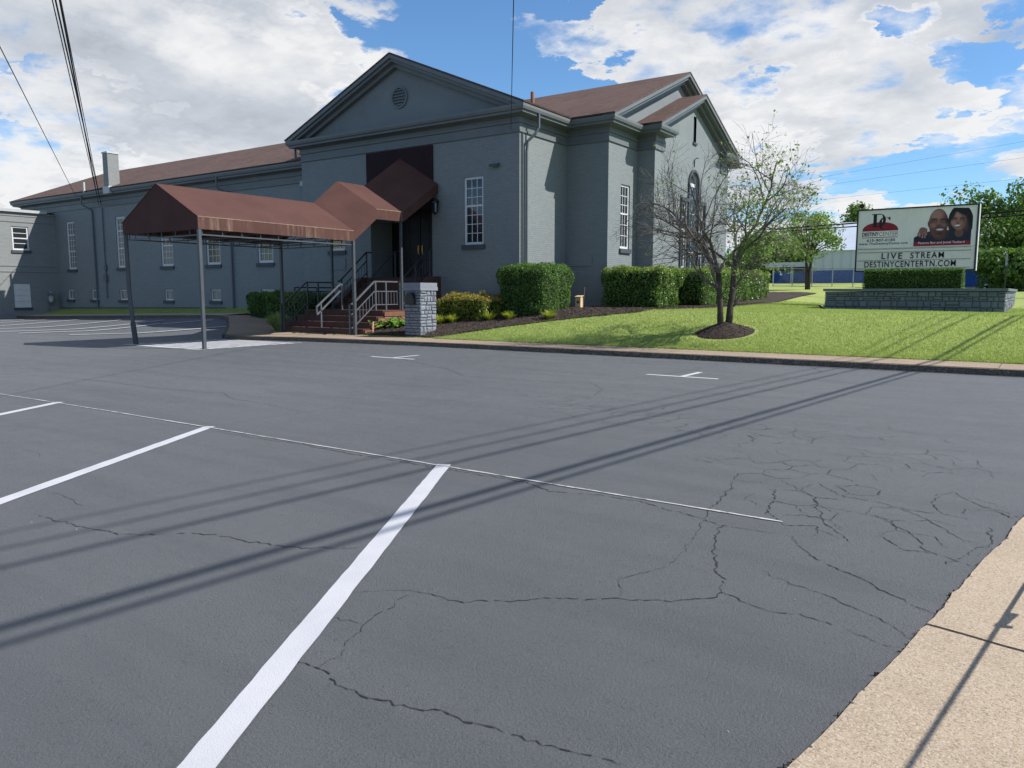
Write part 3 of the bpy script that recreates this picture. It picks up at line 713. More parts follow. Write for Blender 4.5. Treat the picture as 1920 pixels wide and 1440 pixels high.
gm = MB().poly([S2.p(Y1, 7.6), S2.p(2*YC-Y1, 7.6), S2.p(2*YC-Y1, 7.7), S2.p(YC, ZP2-.2), S2.p(Y1, 7.7)]); gm.build('gable_wall', 'stucco', B, fix=False)
rake(S2, YC, YC-(Y1-.45), 7.70, ZP2+.02, .452, B); rake(S3, YC, YC-(Y2-.45), 7.70, ZP3+.02, .452, B)
# cornice returns on the projecting gable
extr('cornice_return', S3, ENT, Y2, Y2+.75, 1, 1, 'trim_grey', B); extr('cornice_return', S3, ENT, Y3-.75, Y3, 1, 1, 'trim_grey', B)
# arched centre window and flanking lights
def arched():
    fr = S3; mb = MB(); d0 = -.14
    fbox(mb, fr, YC-.50, YC-.43, 2.3, 6.0, d0, d0+.06); fbox(mb, fr, YC+.43, YC+.50, 2.3, 6.0, d0, d0+.06); fbox(mb, fr, YC-.43, YC+.43, 5.92, 6.06, d0, d0+.055); fbox(mb, fr, YC-.43, YC+.43, 2.3, 2.42, d0, d0+.055)
    for k in range(14):
        a, b = math.pi*k/14, math.pi*(k+1)/14
        mb.prism([fr.p(YC+r*math.cos(q), 6.0+r*math.sin(q), d0) for r, q in ((.5, a), (.5, b), (.43, b), (.43, a))], fr.N*.06)
    for u_ in (-.14, .14): fbox(mb, fr, YC+u_-.012, YC+u_+.012, 2.4, 5.95, d0+.01, d0+.04)
    for zz in (3.2, 4.0, 4.8): fbox(mb, fr, YC-.43, YC+.43, zz-.012, zz+.012, d0+.012, d0+.042)
    w = mb.build('arched_window', 'white_paint', B)
    for c in range(3):
        for r in range(4):
            z_ = [2.42, 3.2, 4.0, 4.8, 5.92]; fbox(MB(), fr, YC-.42+.28*c, YC-.14+.28*c-.002, z_[r], z_[r+1]-.002, d0+.02, d0+.024).build('pane', 'glass_stained', w)
    MB().prism([fr.p(YC+.43*math.cos(math.pi*k/16), 6.05+.40*math.sin(math.pi*k/16), d0+.02) for k in range(17)], fr.N*.004).build('pane', 'glass_stained', w)
    # dark hood mould
    hb = MB()
    for k in range(16):
        a, b = math.pi*k/16, math.pi*(k+1)/16
        hb.prism([fr.p(YC+r*math.cos(q), 6.0+r*math.sin(q), .002) for r, q in ((.60, a), (.60, b), (.5, b), (.5, a))], fr.N*.07)
    for s in (-1, 1): fbox(hb, fr, *sorted((YC+s*.5, YC+s*.6)), 1.2, 6.0, .002, .072)
    hb.build('hood_mould', 'sill_grey', w)
    for s in (-1, 1):
        mm = MB(); a, b = sorted((YC+s*.66, YC+s*1.38)); fbox(mm, fr, a, b, 5.22, 5.36, .002, .10); fbox(mm, fr, *sorted((YC+s*1.29, YC+s*1.38)), 1.2, 5.22, .002, .07)
        mm.build('hood_mould', 'sill_grey', w)
        window(fr, *sorted((YC+s*.72, YC+s*1.28)), 2.5, 5.2, [(.4, 2, 2), (.6, 2, 3)], B, gl='glass', panes=False)
arched()
MB().tube([S3.p(YC, 6.72, .02), S3.p(YC, 7.02, .03), S3.p(YC, 7.08, .12), S3.p(YC, 7.04, .2)], .02, 6).build('bracket_lamp', 'sill_grey', B)
# rear faces so the block is closed
MB().poly([(X3, Y3, -.2), (X2, Y3, -.2), (X2, Y3, 7.7), (X3, Y3, 7.7)]).poly([(X2, Y3, -.2), (X2, 2*YC-Y1, -.2), (X2, 2*YC-Y1, 7.7), (X2, Y3, 7.7)]).poly([(X2, 2*YC-Y1, -.2), (XL, 2*YC-Y1, -.2), (XL, 2*YC-Y1, 7.7), (X2, 2*YC-Y1, 7.7)]).poly([(XL, YW, -.2), (XL, Y0, -.2), (XL, Y0, 7.7), (XL, YW, 7.7)]).build('wall', 'painted_brick', B, fix=False)
extr('cornice', Fr((0, Y3, 0), (-1, 0, 0), (0, 1, 0)), ENT, -X3, -X2, 1, -1, 'trim_grey', B)
# --- roofs
def slab(name, pts, t=.05, mat='shingle'):
    a = np.cross(np.array(pts[1])-np.array(pts[0]), np.array(pts[2])-np.array(pts[0])); a = a/np.linalg.norm(a)
    if a[2] < 0: a = -a
    return MB().prism(pts, a*t).build(name, mat, B)
ye = Y1-.47; zr = ZP2+.03
slab('roof_slope', [(X2+.47, ye, 7.705), (XL+1, ye, 7.705), (XL+1, YC, zr), (X2+.47, YC, zr)]); slab('roof_slope', [(X2+.47, 2*YC-ye, 7.705), (X2+.47, YC, zr), (XL+1, YC, zr), (XL+1, 2*YC-ye, 7.705)])
ye3 = Y2-.47; zr3 = ZP3+.03
slab('roof_slope', [(X3+.47, ye3, 7.706), (X2-.5, ye3, 7.706), (X2-.5, YC, zr3), (X3+.47, YC, zr3)]); slab('roof_slope', [(X3+.47, 2*YC-ye3, 7.706), (X3+.47, YC, zr3), (X2-.5, YC, zr3), (X2-.5, 2*YC-ye3, 7.706)])
zrf = ZP+.03; yk = 30.5
slab('roof_slope', [(X1+.47, Y0-.47, 7.704), (XC, Y0-.47, zrf), (XC, yk, zrf), (X1+.47, yk-5.5, 7.704)]); slab('roof_slope', [(XL-.47, Y0-.47, 7.704), (XL-.47, yk-5, 7.704), (XC, yk, zrf), (XC, Y0-.47, zrf)])
MB().tube([(-14.95, 23.0, 7.8), (-14.95, 23.0, 8.35)], .07, 10).build('roof_pipe', 'red_pipe', B)
# --- wing
XWL = -52.0; ZD = -.72                    # wing entablature sits lower
wins = [(-46.72, -45.80), (-41.40, -40.48), (-37.24, -36.2), (-33.4, -32.32), (-29.52, -28.46)]
ops = [(a, b, 2.84, 5.54) for a, b in wins]
bw_ = [(-47.0, -46.3), (-44.35, -43.6), (-41.4, -40.6), (-37.1, -36.35), (-33.2, -32.4), (-29.4, -28.5)]
ops2 = [(a, b, 1.12, 1.66) for a, b in bw_]
wall('wall', FW, XWL, XL, -.3, 6.15, ops+ops2, 'painted_brick', B)
for i, (a, b, c, d) in enumerate(ops): window(FW, a, b, c, d, [(.26, 3, 2), (.37, 3, 3), (.37, 3, 3)], B, gl='glass_green' if i > 2 else 'glass_pale', panes=False, bw=.1)
for (a, b, c, d) in ops2: window(FW, a, b, c, d, [(1., 2, 1)], B, gl='glass_pale', panes=True, bw=.06)
extr('cornice', FW, ENT, XWL, XL, 1, 0, 'trim_grey', B, ZD)
MB().poly([(XWL, YW, -.3), (XWL, 33, -.3), (XWL, 33, 6.9), (XWL, YW, 6.9)]).poly([(XWL, 33, -.3), (XL, 33, -.3), (XL, 33, 6.9), (XWL, 33, 6.9)]).build('wall', 'painted_brick', B, fix=False)
yr, zrw = 27.8, 6.97+.42*(27.8-22.13); ze = 6.97; xh = XWL-.47; xr = at(204, 323, Y=27.8)[0]
slab('roof_slope', [(xh, YW-.47, ze), (XL+.05, YW-.47, ze), (XL+.05, yr, zrw), (xr, yr, zrw)]); slab('roof_slope', [(xh, 33.47, ze), (xr, yr, zrw), (XL+1, yr, zrw), (XL+1, 33.47, ze)])
slab('roof_slope', [(xh, YW-.47, ze), (xr, yr, zrw), (xh, 33.47, ze)])
# chimney stands on the wing's front slope
def roofhit(x, y):
    d = ray(x, y)
    for t_ in np.arange(20, 90, .02):
        if d[1]*t_ > YW-.47 and CAMH+d[2]*t_ < ze+.42*(d[1]*t_-(YW-.47)): return d*t_+np.array([0, 0, CAMH])
c0 = roofhit(204.5, 353); xc, yc = c0[0], c0[1]
cw = 1.0; cl = xc-at(194, 330, Y=yc)[0]; cd = at(224, 330, X=xc)[1]-yc; ztop = at(204.5, 287, X=xc)[2]
ch = MB().box(xc-cl, xc, yc, yc+cd, c0[2]-.3, ztop).build('chimney', 'annex_brick', B)
MB().box(xc-cl-.03, xc+.03, yc-.03, yc+cd+.03, ztop, ztop+.08).build('cap', 'coping', ch)
MB().box(xc-cl-.06, xc+.06, yc-.05, yc+cd+.06, c0[2]-.25, c0[2]+.12).build('flashing', 'coping', ch)
p0 = roofhit(158, 361); MB().tube([p0, p0+np.array([0, 0, .55])], .06, 8).build('roof_pipe', 'coping', B)
# downspouts
def spout(pts, r=.05, base=None): return MB().tube(pts, r, 8).build('downspout', 'pipe_grey', B)
yx = 22.42
spout([(X1+.40, yx+.25, 7.5), (X1+.40, yx+.25, 7.05), (X1+.32, yx+.16, 6.85), (X1+.12, yx, 6.6), (X1+.08, yx, 6.3), (X1+.08, yx, .8)])
spout([(X1+.05, Y0+.12, 6.85), (X1+.05, Y0+.12, .8)], .03)
for u_ in (-43.6, -31.35):
    spout([(u_-.45, YW-.4, 6.8), (u_-.45, YW-.4, 6.35), (u_-.1, YW-.08, 6.05), (u_, YW-.08, 5.9), (u_, YW-.08, .5)])
spout([(XL-.25, Y0-.1, 7.55), (XL-.25, Y0-.1, 7.0)], .05)
MB().tube([(-42.6, YW-.05, 6.1), (-42.6, YW-.05, 1.2)], .03, 6).build('conduit', 'pipe_grey', B)
fbox(MB(), FW, -42.75, -42.45, 2.1, 2.5, .003, .14).build('meter_box', 'pipe_grey', B); fbox(MB(), FW, -42.72, -42.48, 2.75, 3.0, .003, .1).build('meter_box', 'pipe_grey', B)
MB().tube([(-47.9, YW-.06, .62), (-43.7, YW-.06, .68), (-32, YW-.06, .80)], .02, 6).build('conduit', 'sill_grey', B)
fbox(MB(), FW, -26.35, -26.15, 6.0, 6.2, .06, .16).build('floodlight', 'galv', B)

# wall lantern by the doors
ln = thing('wall_lantern', 'black carriage lantern fixed to the grey wall right of the entrance doors', 'lantern')
lx, lz = -18.42, 4.6
MB().bar((lx, Y0, lz+.2), (lx, Y0-.26, lz+.3), .04).bar((lx, Y0-.24, lz+.28), (lx, Y0-.24, lz+.16), .03).build('bracket', 'black_plastic', ln)
MB().prism([(lx+r*math.cos(k*math.pi/3), Y0-.24+r*math.sin(k*math.pi/3), lz-.2) for r in (.09,) for k in range(6)], (0, 0, .32)).build('glass', 'glass', ln)
cg = MB()
for k in range(6): a = k*math.pi/3; cg.bar((lx+.095*math.cos(a), Y0-.24+.095*math.sin(a), lz-.21), (lx+.125*math.cos(a), Y0-.24+.125*math.sin(a), lz+.13), .02)
cg.tube([(lx, Y0-.24, lz+.12), (lx, Y0-.24, lz+.17), (lx, Y0-.24, lz+.27)], [.16, .13, .02], 6).tube([(lx, Y0-.24, lz-.29), (lx, Y0-.24, lz-.2)], [.02, .1], 6); cg.build('cage', 'black_plastic', ln)

# ------------------------------------------------------------------ annex on the far left
A = thing('annex_building', 'pale grey flat-roofed two-storey brick annex at the far left edge', 'building')
aw = (20.25, 21.12, 3.9, 5.22); ag = (20.14, 21.02, .66, 2.02)
wall('wall', SA, 12., YW-.01, -.3, 5.78, [aw, ag], 'annex_brick', A)
MB().poly([(-48, 12, -.3), (-60, 12, -.3), (-60, 12, 6.), (-48, 12, 6.)]).poly([(-48, 12, 6.1), (-60, 12, 6.1), (-60, YW, 6.1), (-48, YW, 6.1)]).build('wall', 'annex_brick', A, fix=False)
extr('parapet', SA, [(0, 5.78), (.03, 5.79), (.03, 5.9), (.08, 5.92), (.08, 6.0), (.0, 6.01)], 12., YW-.01, 0, 0, 'annex_brick', A)
extr('coping', SA, [(-.3, 6.01), (.16, 6.01), (.18, 6.16), (-.3, 6.17)], 12., 22.1, 0, 0, 'coping', A)
for z in (5.45, 2.98, 2.66): extr('band_course', SA, [(0, z), (.03, z+.01), (.03, z+.07), (0, z+.08)], 12., YW-.01, 0, 0, 'annex_brick', A)
window(SA, *aw, [(.5, 1, 2), (.5, 1, 2)], A, mun=.03)
lp = fbox(MB(), SA, *ag, -.1, -.05).build('shutter', 'clapboard', A)
for k in range(4): fbox(MB(), SA, ag[0]+.01, ag[1]-.01, ag[2]+.34*k+.01, ag[2]+.34*k+.30, -.05, -.02).build('slat', 'clapboard', lp)
fbox(MB(), SA, ag[0]-.05, ag[1]+.05, ag[2]-.14, ag[2]-.003, -.04, .06).build('sill', 'sill_grey', A)
gm_ = thing('gas_meter', 'grey gas meter with pipes against the annex wall at the inside corner', 'meter')
MB().tube([(-47.75, 22.0, .9), (-47.75, 22.0, 1.0), (-47.75, 22.0, 1.28), (-47.75, 22.0, 1.34)], [.1, .17, .17, .08], 12).build('body', 'galv', gm_)
MB().tube([(-47.75, 21.85, .42), (-47.75, 21.85, 1.5), (-47.75, 22.0, 1.5), (-47.75, 22.0, 1.33)], .025, 6).tube([(-47.75, 22.1, 1.2), (-47.75, 22.25, 1.5), (-47.75, 22.45, 1.5), (-47.75, 22.45, .42)], .025, 6).build('pipe', 'pipe_grey', gm_)
MB().tube([(-47.75, 22.0, 1.5), (-47.75, 22.0, 1.58)], [.07, .07], 10).build('regulator', 'galv', gm_)

# ------------------------------------------------------------------ stairs, rails, canopy
XSL, XSR = -22.15, -18.5
st = thing('entrance_stairs', 'brown painted brick stairs climbing in two flights to the church doors', 'stairs')
r_ = .195; zc = .127
for k in range(4):
    ztop_ = zc+r_*(k+1); y_ = 17.95+.31*k; dp = 20.25 if k == 3 else y_+.62
    s_ = MB().box(XSL, XSR+.25, y_+.02, dp, -.1 if k == 0 else zc+r_*k-.05, ztop_-.03).build('landing' if k == 3 else 'step', 'stair_brown', st)
    MB().box(XSL-.01, XSR+.26, y_, y_+.33 if k < 3 else dp+.002, ztop_-.03, ztop_).build('tread', 'stair_brown', s_)
MB().box(XSR+.1, XSR+.305, 18.95, 20.2, -.1, .68).build('footing', 'footing', st)
for k in range(6):
    ztop_ = .907+.195*(k+1); y_ = 20.25+.30*k; dp = Y0+1.19 if k == 5 else y_+.6
    s_ = MB().box(XSL+.25, XSR-.16 if k < 5 else XSR-.27, y_+.02, dp, .3, ztop_-.03).build('landing' if k == 5 else 'step', 'stair_brown', st)
    MB().box(XSL+.24 if k < 5 else XSL+.26, XSR-.15 if k < 5 else XSR-.268, y_, y_+.32 if k < 5 else dp-.002, ztop_-.03, ztop_).build('tread', 'stair_brown', s_)
MB().prism([(XSR-.16, 20.26, .3), (XSR-.16, 22.08, .3), (XSR-.16, 22.08, 2.09), (XSR-.16, 21.6, 2.09), (XSR-.16, 20.26, 1.1)], (.30, 0, 0)).build('side_wall', 'stair_brown', st)
MB().prism([(XSL+.25, 20.26, .3), (XSL+.25, 22.08, .3), (XSL+.25, 22.08, 2.09), (XSL+.25, 21.6, 2.09), (XSL+.25, 20.26, 1.1)], (-.25, 0, 0)).build('side_wall', 'stair_brown', st)
for k in range(4): MB().box(XSR+.25, XSR+.31, 18.0+.31*k, 20.2, zc+r_*k, zc+r_*(k+1)-.04).build('brick_edge', 'stair_brick', st)
dm = tag(MB().prism([(-20.7, 17.62, .135), (-19.75, 17.62, .135), (-19.6, 17.94, .135), (-20.7, 17.94, .135)], (0, 0, .014)).build('door_mat', 'mat_black'), 'black rubber mat on the pavement at the foot of the entrance stairs', 'mat')

def rail(name, label, x, prof, zfn, posts, bal=True, off=.33, lowoff=.78, group='entrance stair rails', mat='rail_paint', bal_step=.15, ext=None):
    """prof: (y, z of hand rail) points; zfn(y): walking surface"""
    t_ = thing(name, label, 'handrail', group)
    top = MB()
    for (a, b) in zip(prof[:-1], prof[1:]): top.bar((x, a[0], a[1]), (x, b[0], b[1]), .05, .045)
    top.build('hand_rail', mat, t_)
    ry = [p[0] for p in prof]; rz = [p[1] for p in prof]; f = lambda y: float(np.interp(y, ry, rz))
    for y in posts: MB().bar((x, y, zfn(y)), (x, y, f(y)-.02), .045).build('post', mat, t_)
    for o in ((off, lowoff) if bal else ()):
        lw = MB()
        pr = [p for p in prof if posts[0] <= p[0] <= posts[-1]]
        pr = [(posts[0], f(posts[0]))]+[p for p in pr if posts[0] < p[0] < posts[-1]]+[(posts[-1], f(posts[-1]))]
        for (a, b) in zip(pr[:-1], pr[1:]): lw.bar((x, a[0], a[1]-o), (x, b[0], b[1]-o), .03)
        lw.build('lower_rail', mat, t_)
    if bal:
        y = posts[0]+bal_step
        while y < posts[-1]-.05:
            if min(abs(y-q) for q in posts) > .06: MB().bar((x, y, f(y)-lowoff), (x, y, f(y)-off), .016).build('baluster', mat, t_)
            y += bal_step
    return t_
def zst(y):
    if y < 17.95: return .127
    if y < 20.25: return zc+r_*min(4, int((y-17.95)/.31)+1)
    return .907+.195*min(6, int((y-20.25)/.30)+1)
lowp = [(17.72, 1.08), (17.95, 1.18), (18.9, 1.88), (20.2, 1.88)]
rail('stair_rail', 'grey metal balustrade along the right side of the lower stair flight', -18.62, lowp, zst, [17.75, 18.95, 19.45, 20.15])
rail('stair_rail', 'shade-toned metal balustrade along the left side of the lower stair flight', -22.02, lowp, zst, [17.75, 18.95, 19.45, 20.15], mat='rail_shaded')
upp = [(20.25, 1.92), (20.35, 1.95), (21.75, 3.06), (22.02, 3.06)]
rail('stair_rail', 'shade-toned metal balustrade along the left side of the upper stair flight', -21.82, upp, zst, [20.42, 21.1, 21.75], mat='rail_shaded')
rail('stair_rail', 'shade-toned metal balustrade along the right side of the upper stair flight beside the doors', -18.72, upp, zst, [20.42, 21.1, 21.9], mat='rail_shaded')
rail('stair_rail', 'shade-toned metal centre rail of the upper stair flight in front of the doors', -20.3, upp, zst, [20.42, 21.75], bal=False, mat='rail_shaded')
cr = rail('stair_rail', 'grey centre rail with a closed loop at each end on the lower stairs', -20.32, [(17.85, 1.02), (18.95, 1.80), (19.12, 1.80)], zst, [18.05, 19.02], bal=False)
MB().bar((-20.32, 17.85, 1.02), (-20.32, 17.87, .76), .04).bar((-20.32, 17.87, .76), (-20.32, 18.95, 1.57), .045).bar((-20.32, 18.95, 1.57), (-20.32, 19.12, 1.57), .04).bar((-20.32, 19.12, 1.57), (-20.32, 19.12, 1.80), .04).build('lower_rail', 'rail_paint', cr)
# small rail by the bed left of the stairs
rail('stair_rail', 'low shade-toned rail beside the shrubs left of the entrance stairs', -23.5, [(19.6, 1.7), (21.9, 1.7)], lambda y: gz(-23.5, y)-.05, [19.6, 20.7, 21.9], bal=False, mat='rail_shaded')

cn = thing('entrance_canopy', 'brown fabric canopy on grey posts stepping up over the entrance stairs', 'canopy')
XA, XB, XM = -22.06, -18.42, -20.25
sec = [(12.25, 3.50, 4.47), (17.80, 3.48, 4.47), (18.86, 4.26, 5.29), (20.16, 4.27, 5.29), (22.04, 5.42, 6.5)]   # y, eave z, ridge z
VH = .33
for (a, b) in zip(sec[:-1], sec[1:]):
    nn = 1
    for k in range(nn):
        ya_, yb2 = a[0]+(b[0]-a[0])*k/nn, a[0]+(b[0]-a[0])*(k+1)/nn
        ea, eb = np.interp([k/nn, (k+1)/nn], [0, 1], [a[1], b[1]]); ra, rb = np.interp([k/nn, (k+1)/nn], [0, 1], [a[2], b[2]])
        for xe in (XA, XB):
            # slightly sagging fabric between the frame bows
            mb = MB(); nu = 6; nv = 6; i0 = len(mb.v)
            for i in range(nu+1):
                for j in range(nv+1):
                    p = i/nu; q = j/nv
                    X = xe+(XM-xe)*p; Z = (ea+(ra-ea)*p)*(1-q)+(eb+(rb-eb)*p)*q; sag = .0*math.sin(math.pi*p)*math.sin(math.pi*q)
                    mb.v.append((X, ya_+(yb2-ya_)*q, Z-sag))
            for i in range(nu):
                for j in range(nv): k0 = i*(nv+1)+j; mb.f.append((k0, k0+nv+1, k0+nv+2, k0+1))
            o = mb.build('roof_panel', 'canvas', cn, False, fix=False); md = o.modifiers.new('t', 'SOLIDIFY'); md.thickness = .008; md.offset = -1
    for xe, s in ((XA, -1), (XB, 1)):
        vl = MB().prism([(xe, a[0], a[1]-VH), (xe, b[0], b[1]-VH), (xe, b[0], b[1]+.004), (xe, a[0], a[1]+.004)], (s*.008, 0, 0)).build('valance', 'canvas_stain' if a[2] == b[2] else 'canvas', cn)
        MB().bar((xe+s*.010, a[0], a[1]-.002), (xe+s*.010, b[0], b[1]-.002), .004, .014).build('seam', 'seam_pale' if a[2] == b[2] else 'canvas', vl)
e = sec[0]
MB().prism([(XA, e[0], e[1]-VH), (XB, e[0], e[1]-VH), (XB, e[0], e[1]), (XM, e[0], e[2]), (XA, e[0], e[1])], (0, -.008, 0)).build('gable_panel', 'canvas', cn)
for (pa, pb) in (((XB, e[1]), (XM, e[2])), ((XA, e[1]), (XM, e[2]))): MB().bar((pa[0], e[0]-.012, pa[1]), (pb[0], e[0]-.012, pb[1]), .012, .02).build('seam', 'canvas', cn)
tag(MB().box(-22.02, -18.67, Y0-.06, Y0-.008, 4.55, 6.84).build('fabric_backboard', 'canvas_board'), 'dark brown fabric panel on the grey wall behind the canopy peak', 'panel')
# posts
pw = .085
def post(x0, y0, z0, x1, y1, z1, w=pw, lab=None):
    p = MB().bar((x0, y0, z0), (x1, y1, z1), w, w, (0, 1, 0)).build('post', 'post_paint', cn)
    if lab: p['label'] = lab
    MB().box(x0-.09, x0+.09, y0-.09, y0+.09, z0, z0+.012).build('base_plate', 'post_paint', p)
post(-18.46, 12.3, 0, -18.46, 12.3, 3.42); 
p_ = MB().tube([(-21.80, 12.3, 0), (-21.90, 12.3, .62), (-22.0, 12.3, 1.5), (-22.03, 12.3, 3.4)], .066, 4, True).build('post', 'post_paint', cn); p_['label'] = 'bent front left post with a sleeve at its foot'
MB().tube([(-21.80, 12.3, 0), (-21.905, 12.3, .64)], .082, 4).build('sleeve', 'dark_metal', p_)
for x, y, z0, z1 in ((-18.46, 17.82, .127, 3.42), (-22.02, 17.82, .127, 3.42), (-18.5, 20.12, .907, 4.2), (-21.98, 20.12, .907, 4.2)): post(x, y, z0, x, y, z1, .075 if y > 19 else pw)
# frame under the fabric
zf0 = 3.16; fm = MB()
for x in (XA+.06, XB-.06):
    for dz in (0, -.17): fm.bar((x, 12.3, zf0+.04+dz), (x, 17.8, zf0+.04+dz), .035)
    k = 12.4
    while k < 17.7: fm.bar((x, k, zf0+.04), (x, k, zf0-.13), .022); k += .62
for y in np.linspace(12.33, 17.75, 6):
    for dz in (0, -.17): fm.bar((XA+.06, y, zf0+.03+dz), (XB-.06, y, zf0+.03+dz), .032)
    for x in np.linspace(XA+.5, XB-.5, 5): fm.bar((x, y, zf0+.03), (x, y, zf0-.14), .02)
    fm.bar((XA+.04, y, 3.42), (XM, y, 4.40), .028); fm.bar((XB-.04, y, 3.42), (XM, y, 4.40), .028)
fm.bar((XM, 12.3, 4.38), (XM, 17.8, 4.38), .03)
for y0_, y1_, z_ in ((18.86, 20.16, 3.93),):
    for x in (XA+.06, XB-.06): fm.bar((x, y0_, z_), (x, y1_, z_), .03)
    fm.bar((XA+.06, y0_, z_), (XB-.06, y0_, z_), .03); fm.bar((XA+.06, y1_, z_), (XB-.06, y1_, z_), .03)
for x in (XA+.05, XB-.05): fm.bar((x, 17.8, 3.2), (x, 18.86, 3.96), .03); fm.bar((x, 20.16, 3.96), (x, 22.0, 5.1), .03)
fm.build('frame', 'post_paint', cn)

# ------------------------------------------------------------------ stonework
def stonewall(parent, fr, u0, u1, z0, z1, hmin, hmax, wmin, wmax, mat, d=.05, gap=.012, batter=None, ragged=True):
    z = z0
    while z < z1-.02:
        hh = min(random.uniform(hmin, hmax), z1-z)
        if z1-z-hh < hmin*.6: hh = z1-z
        u = u0
        while u < u1-.02:
            ww = min(random.uniform(wmin, wmax), u1-u)
            if u1-u-ww < wmin*.6: ww = u1-u
            cells = [(u, u+ww, z, z+hh)]
            if ragged and hh > hmin*1.35 and ww > wmin*1.3 and random.random() < .55:
                if random.random() < .6: m_ = z+hh*random.uniform(.4, .6); cells = [(u, u+ww, z, m_), (u, u+ww, m_, z+hh)]
                else: m_ = u+ww*random.uniform(.35, .65); cells = [(u, m_, z, z+hh), (m_, u+ww, z, z+hh)]
            for (a, b, c, e_) in cells:
                a, b, c, e_ = a+gap/2, b-gap/2, c+gap/2, e_-gap/2; j = lambda s=.008: random.uniform(-s, s)
                mx = min(b-a, e_-c)*.16; dd = d*random.uniform(.6, 1.15)
                mb = MB(); bk = [(a, c), (b, c), (b, e_), (a, e_)]
                ft = [(a+mx+j(), c+mx+j()), ((a+b)/2+j(), c+mx*.8+j()), (b-mx+j(), c+mx+j()), (b-mx+j(), e_-mx+j()), ((a+b)/2+j(), e_-mx*.8+j()), (a+mx+j(), e_-mx+j())]
                mb.v = [fr.p(p[0], p[1], 0) for p in bk]+[fr.p(p[0], p[1], dd*random.uniform(.75, 1.1)) for p in ft]
                mb.v.append(fr.p((a+b)/2+j(.02), (c+e_)/2+j(.02), dd*random.uniform(1., 1.3)))
                mb.f = [(0, 1, 5), (0, 5, 4), (1, 6, 5), (1, 2, 7), (1, 7, 6), (2, 8, 7), (2, 3, 8), (3, 9, 8), (3, 0, 4), (3, 4, 9)]+[(10, 4+k, 4+(k+1) % 6) for k in range(6)]
                mb.build('stone', mat, parent)
            u += ww
        z += hh
pl = thing('mailbox_pillar', 'square grey stone pillar with a flat cap at the edge of the pavement', 'pillar')
yp = 17.98; pxl, pxr = at(758, 600, Y=yp)[0], at(789, 600, Y=yp)[0]; pyb = at(819, 600, X=pxr)[1]; zpt = at(789, 545, X=pxr, Y=None)[2]
zpt = CAMH+(at(789, 545, Y=yp)[2]-CAMH)
MB().box(pxl+.03, pxr-.03, yp+.03, pyb-.03, -.1, zpt).build('core', 'mortar', pl)
stonewall(pl, Fr((0, yp+.03, 0), (1, 0, 0), (0, -1, 0)), pxl, pxr, .1, zpt, .07, .12, .16, .42, 'pillar_stone', .03, ragged=False)
stonewall(pl, Fr((pxr-.03, 0, 0), (0, 1, 0), (1, 0, 0)), yp, pyb, .1, zpt, .09, .2, .12, .3, 'pillar_stone', .035)
stonewall(pl, Fr((pxl+.03, 0, 0), (0, -1, 0), (-1, 0, 0)), -pyb, -yp, .1, zpt, .12, .2, .2, .4, 'pillar_stone', .03, ragged=False)
ztp = at(789, 530, Y=yp)[2]
MB().box(pxl-.03, pxr+.03, yp-.03, pyb+.03, zpt+.004, zpt+(ztp-zpt)*.45).build('cap', 'pillar_stone', pl); MB().box(pxl-.015, pxr+.015, yp-.015, pyb+.015, zpt+(ztp-zpt)*.45+.003, ztp).build('cap', 'pillar_stone', pl)
mbx = thing('mailbox', 'black arched mailbox set into the dark face of the stone pillar', 'mailbox')
ma, mc = at(764, 570, Y=yp), at(779, 548, Y=yp); mw = (mc[0]-ma[0])/2; mxc = (ma[0]+mc[0])/2
pts = [(mxc-mw, yp-.10, ma[2]), (mxc+mw, yp-.10, ma[2])]+[(mxc+mw*math.cos(math.pi*k/10), yp-.10, mc[2]-mw+mw*math.sin(math.pi*k/10)) for k in range(11)]
MB().prism(pts, (0, .25, 0)).build('body', 'black_plastic', mbx)
MB().prism([(mxc+(p[0]-mxc)*.93, yp-.115, ma[2]+(p[2]-ma[2])*.96+.006) for p in pts], (0, .012, 0)).build('door', 'black_plastic', mbx)
MB().box(mxc-.05, mxc+.05, yp-.135, yp-.118, mc[2]-.13, mc[2]-.105).build('handle', 'dark_metal', mbx)

# ------------------------------------------------------------------ marquee sign
YS = 28.0
sx0, sx1 = at(1546, 560, Y=YS)[0], at(1886, 560, Y=YS)[0]; ydp = at(1904, 560, X=sx1)[1]-YS
szb = gz((sx0+sx1)/2, YS)-.12; szt = at(1700, 541, Y=YS)[2]
sb = thing('sign_base_wall', 'long low dark grey stone planter wall under the marquee sign', 'wall')
MB().box(sx0+.04, sx1-.04, YS+.04, YS+ydp-.04, szb-.3, szt-.1).build('core', 'mortar', sb)
stonewall(sb, Fr((0, YS+.04, 0), (1, 0, 0), (0, -1, 0)), sx0, sx1, szb-.02, szt-.09, .10, .24, .14, .42, 'base_stone', .03, .011)
stonewall(sb, Fr((sx1-.04, 0, 0), (0, 1, 0), (1, 0, 0)), YS, YS+ydp, szb-.02, szt-.09, .08, .18, .10, .26, 'pillar_stone', .035, .011)
x = sx0-.05
while x < sx1+.04:
    b = min(x+1.3, sx1+.05); MB().box(x+.003, b-.003, YS-.05, YS+ydp+.05, szt-.085, szt).build('cap', 'base_stone', sb); x = b
YB = YS+ydp*.45
def brd(x, y): q = at(x, y, Y=YB); return q
bl, br_ = brd(1605, 455)[0], brd(1832, 455)[0]; bzt = (brd(1605, 395)[2]+brd(1832, 380)[2])/2; bzb = (brd(1605, 510)[2]+brd(1832, 507)[2])/2
BW, BH = br_-bl, bzt-bzb
sg = thing('marquee_sign', 'white illuminated-type church marquee board with logo, portrait and black changeable letters', 'sign')
MB().box(bl+.03, br_-.03, YB+.02, YB+.42, bzb+.03, bzt-.03).build('cabinet', 'sign_dark', sg)
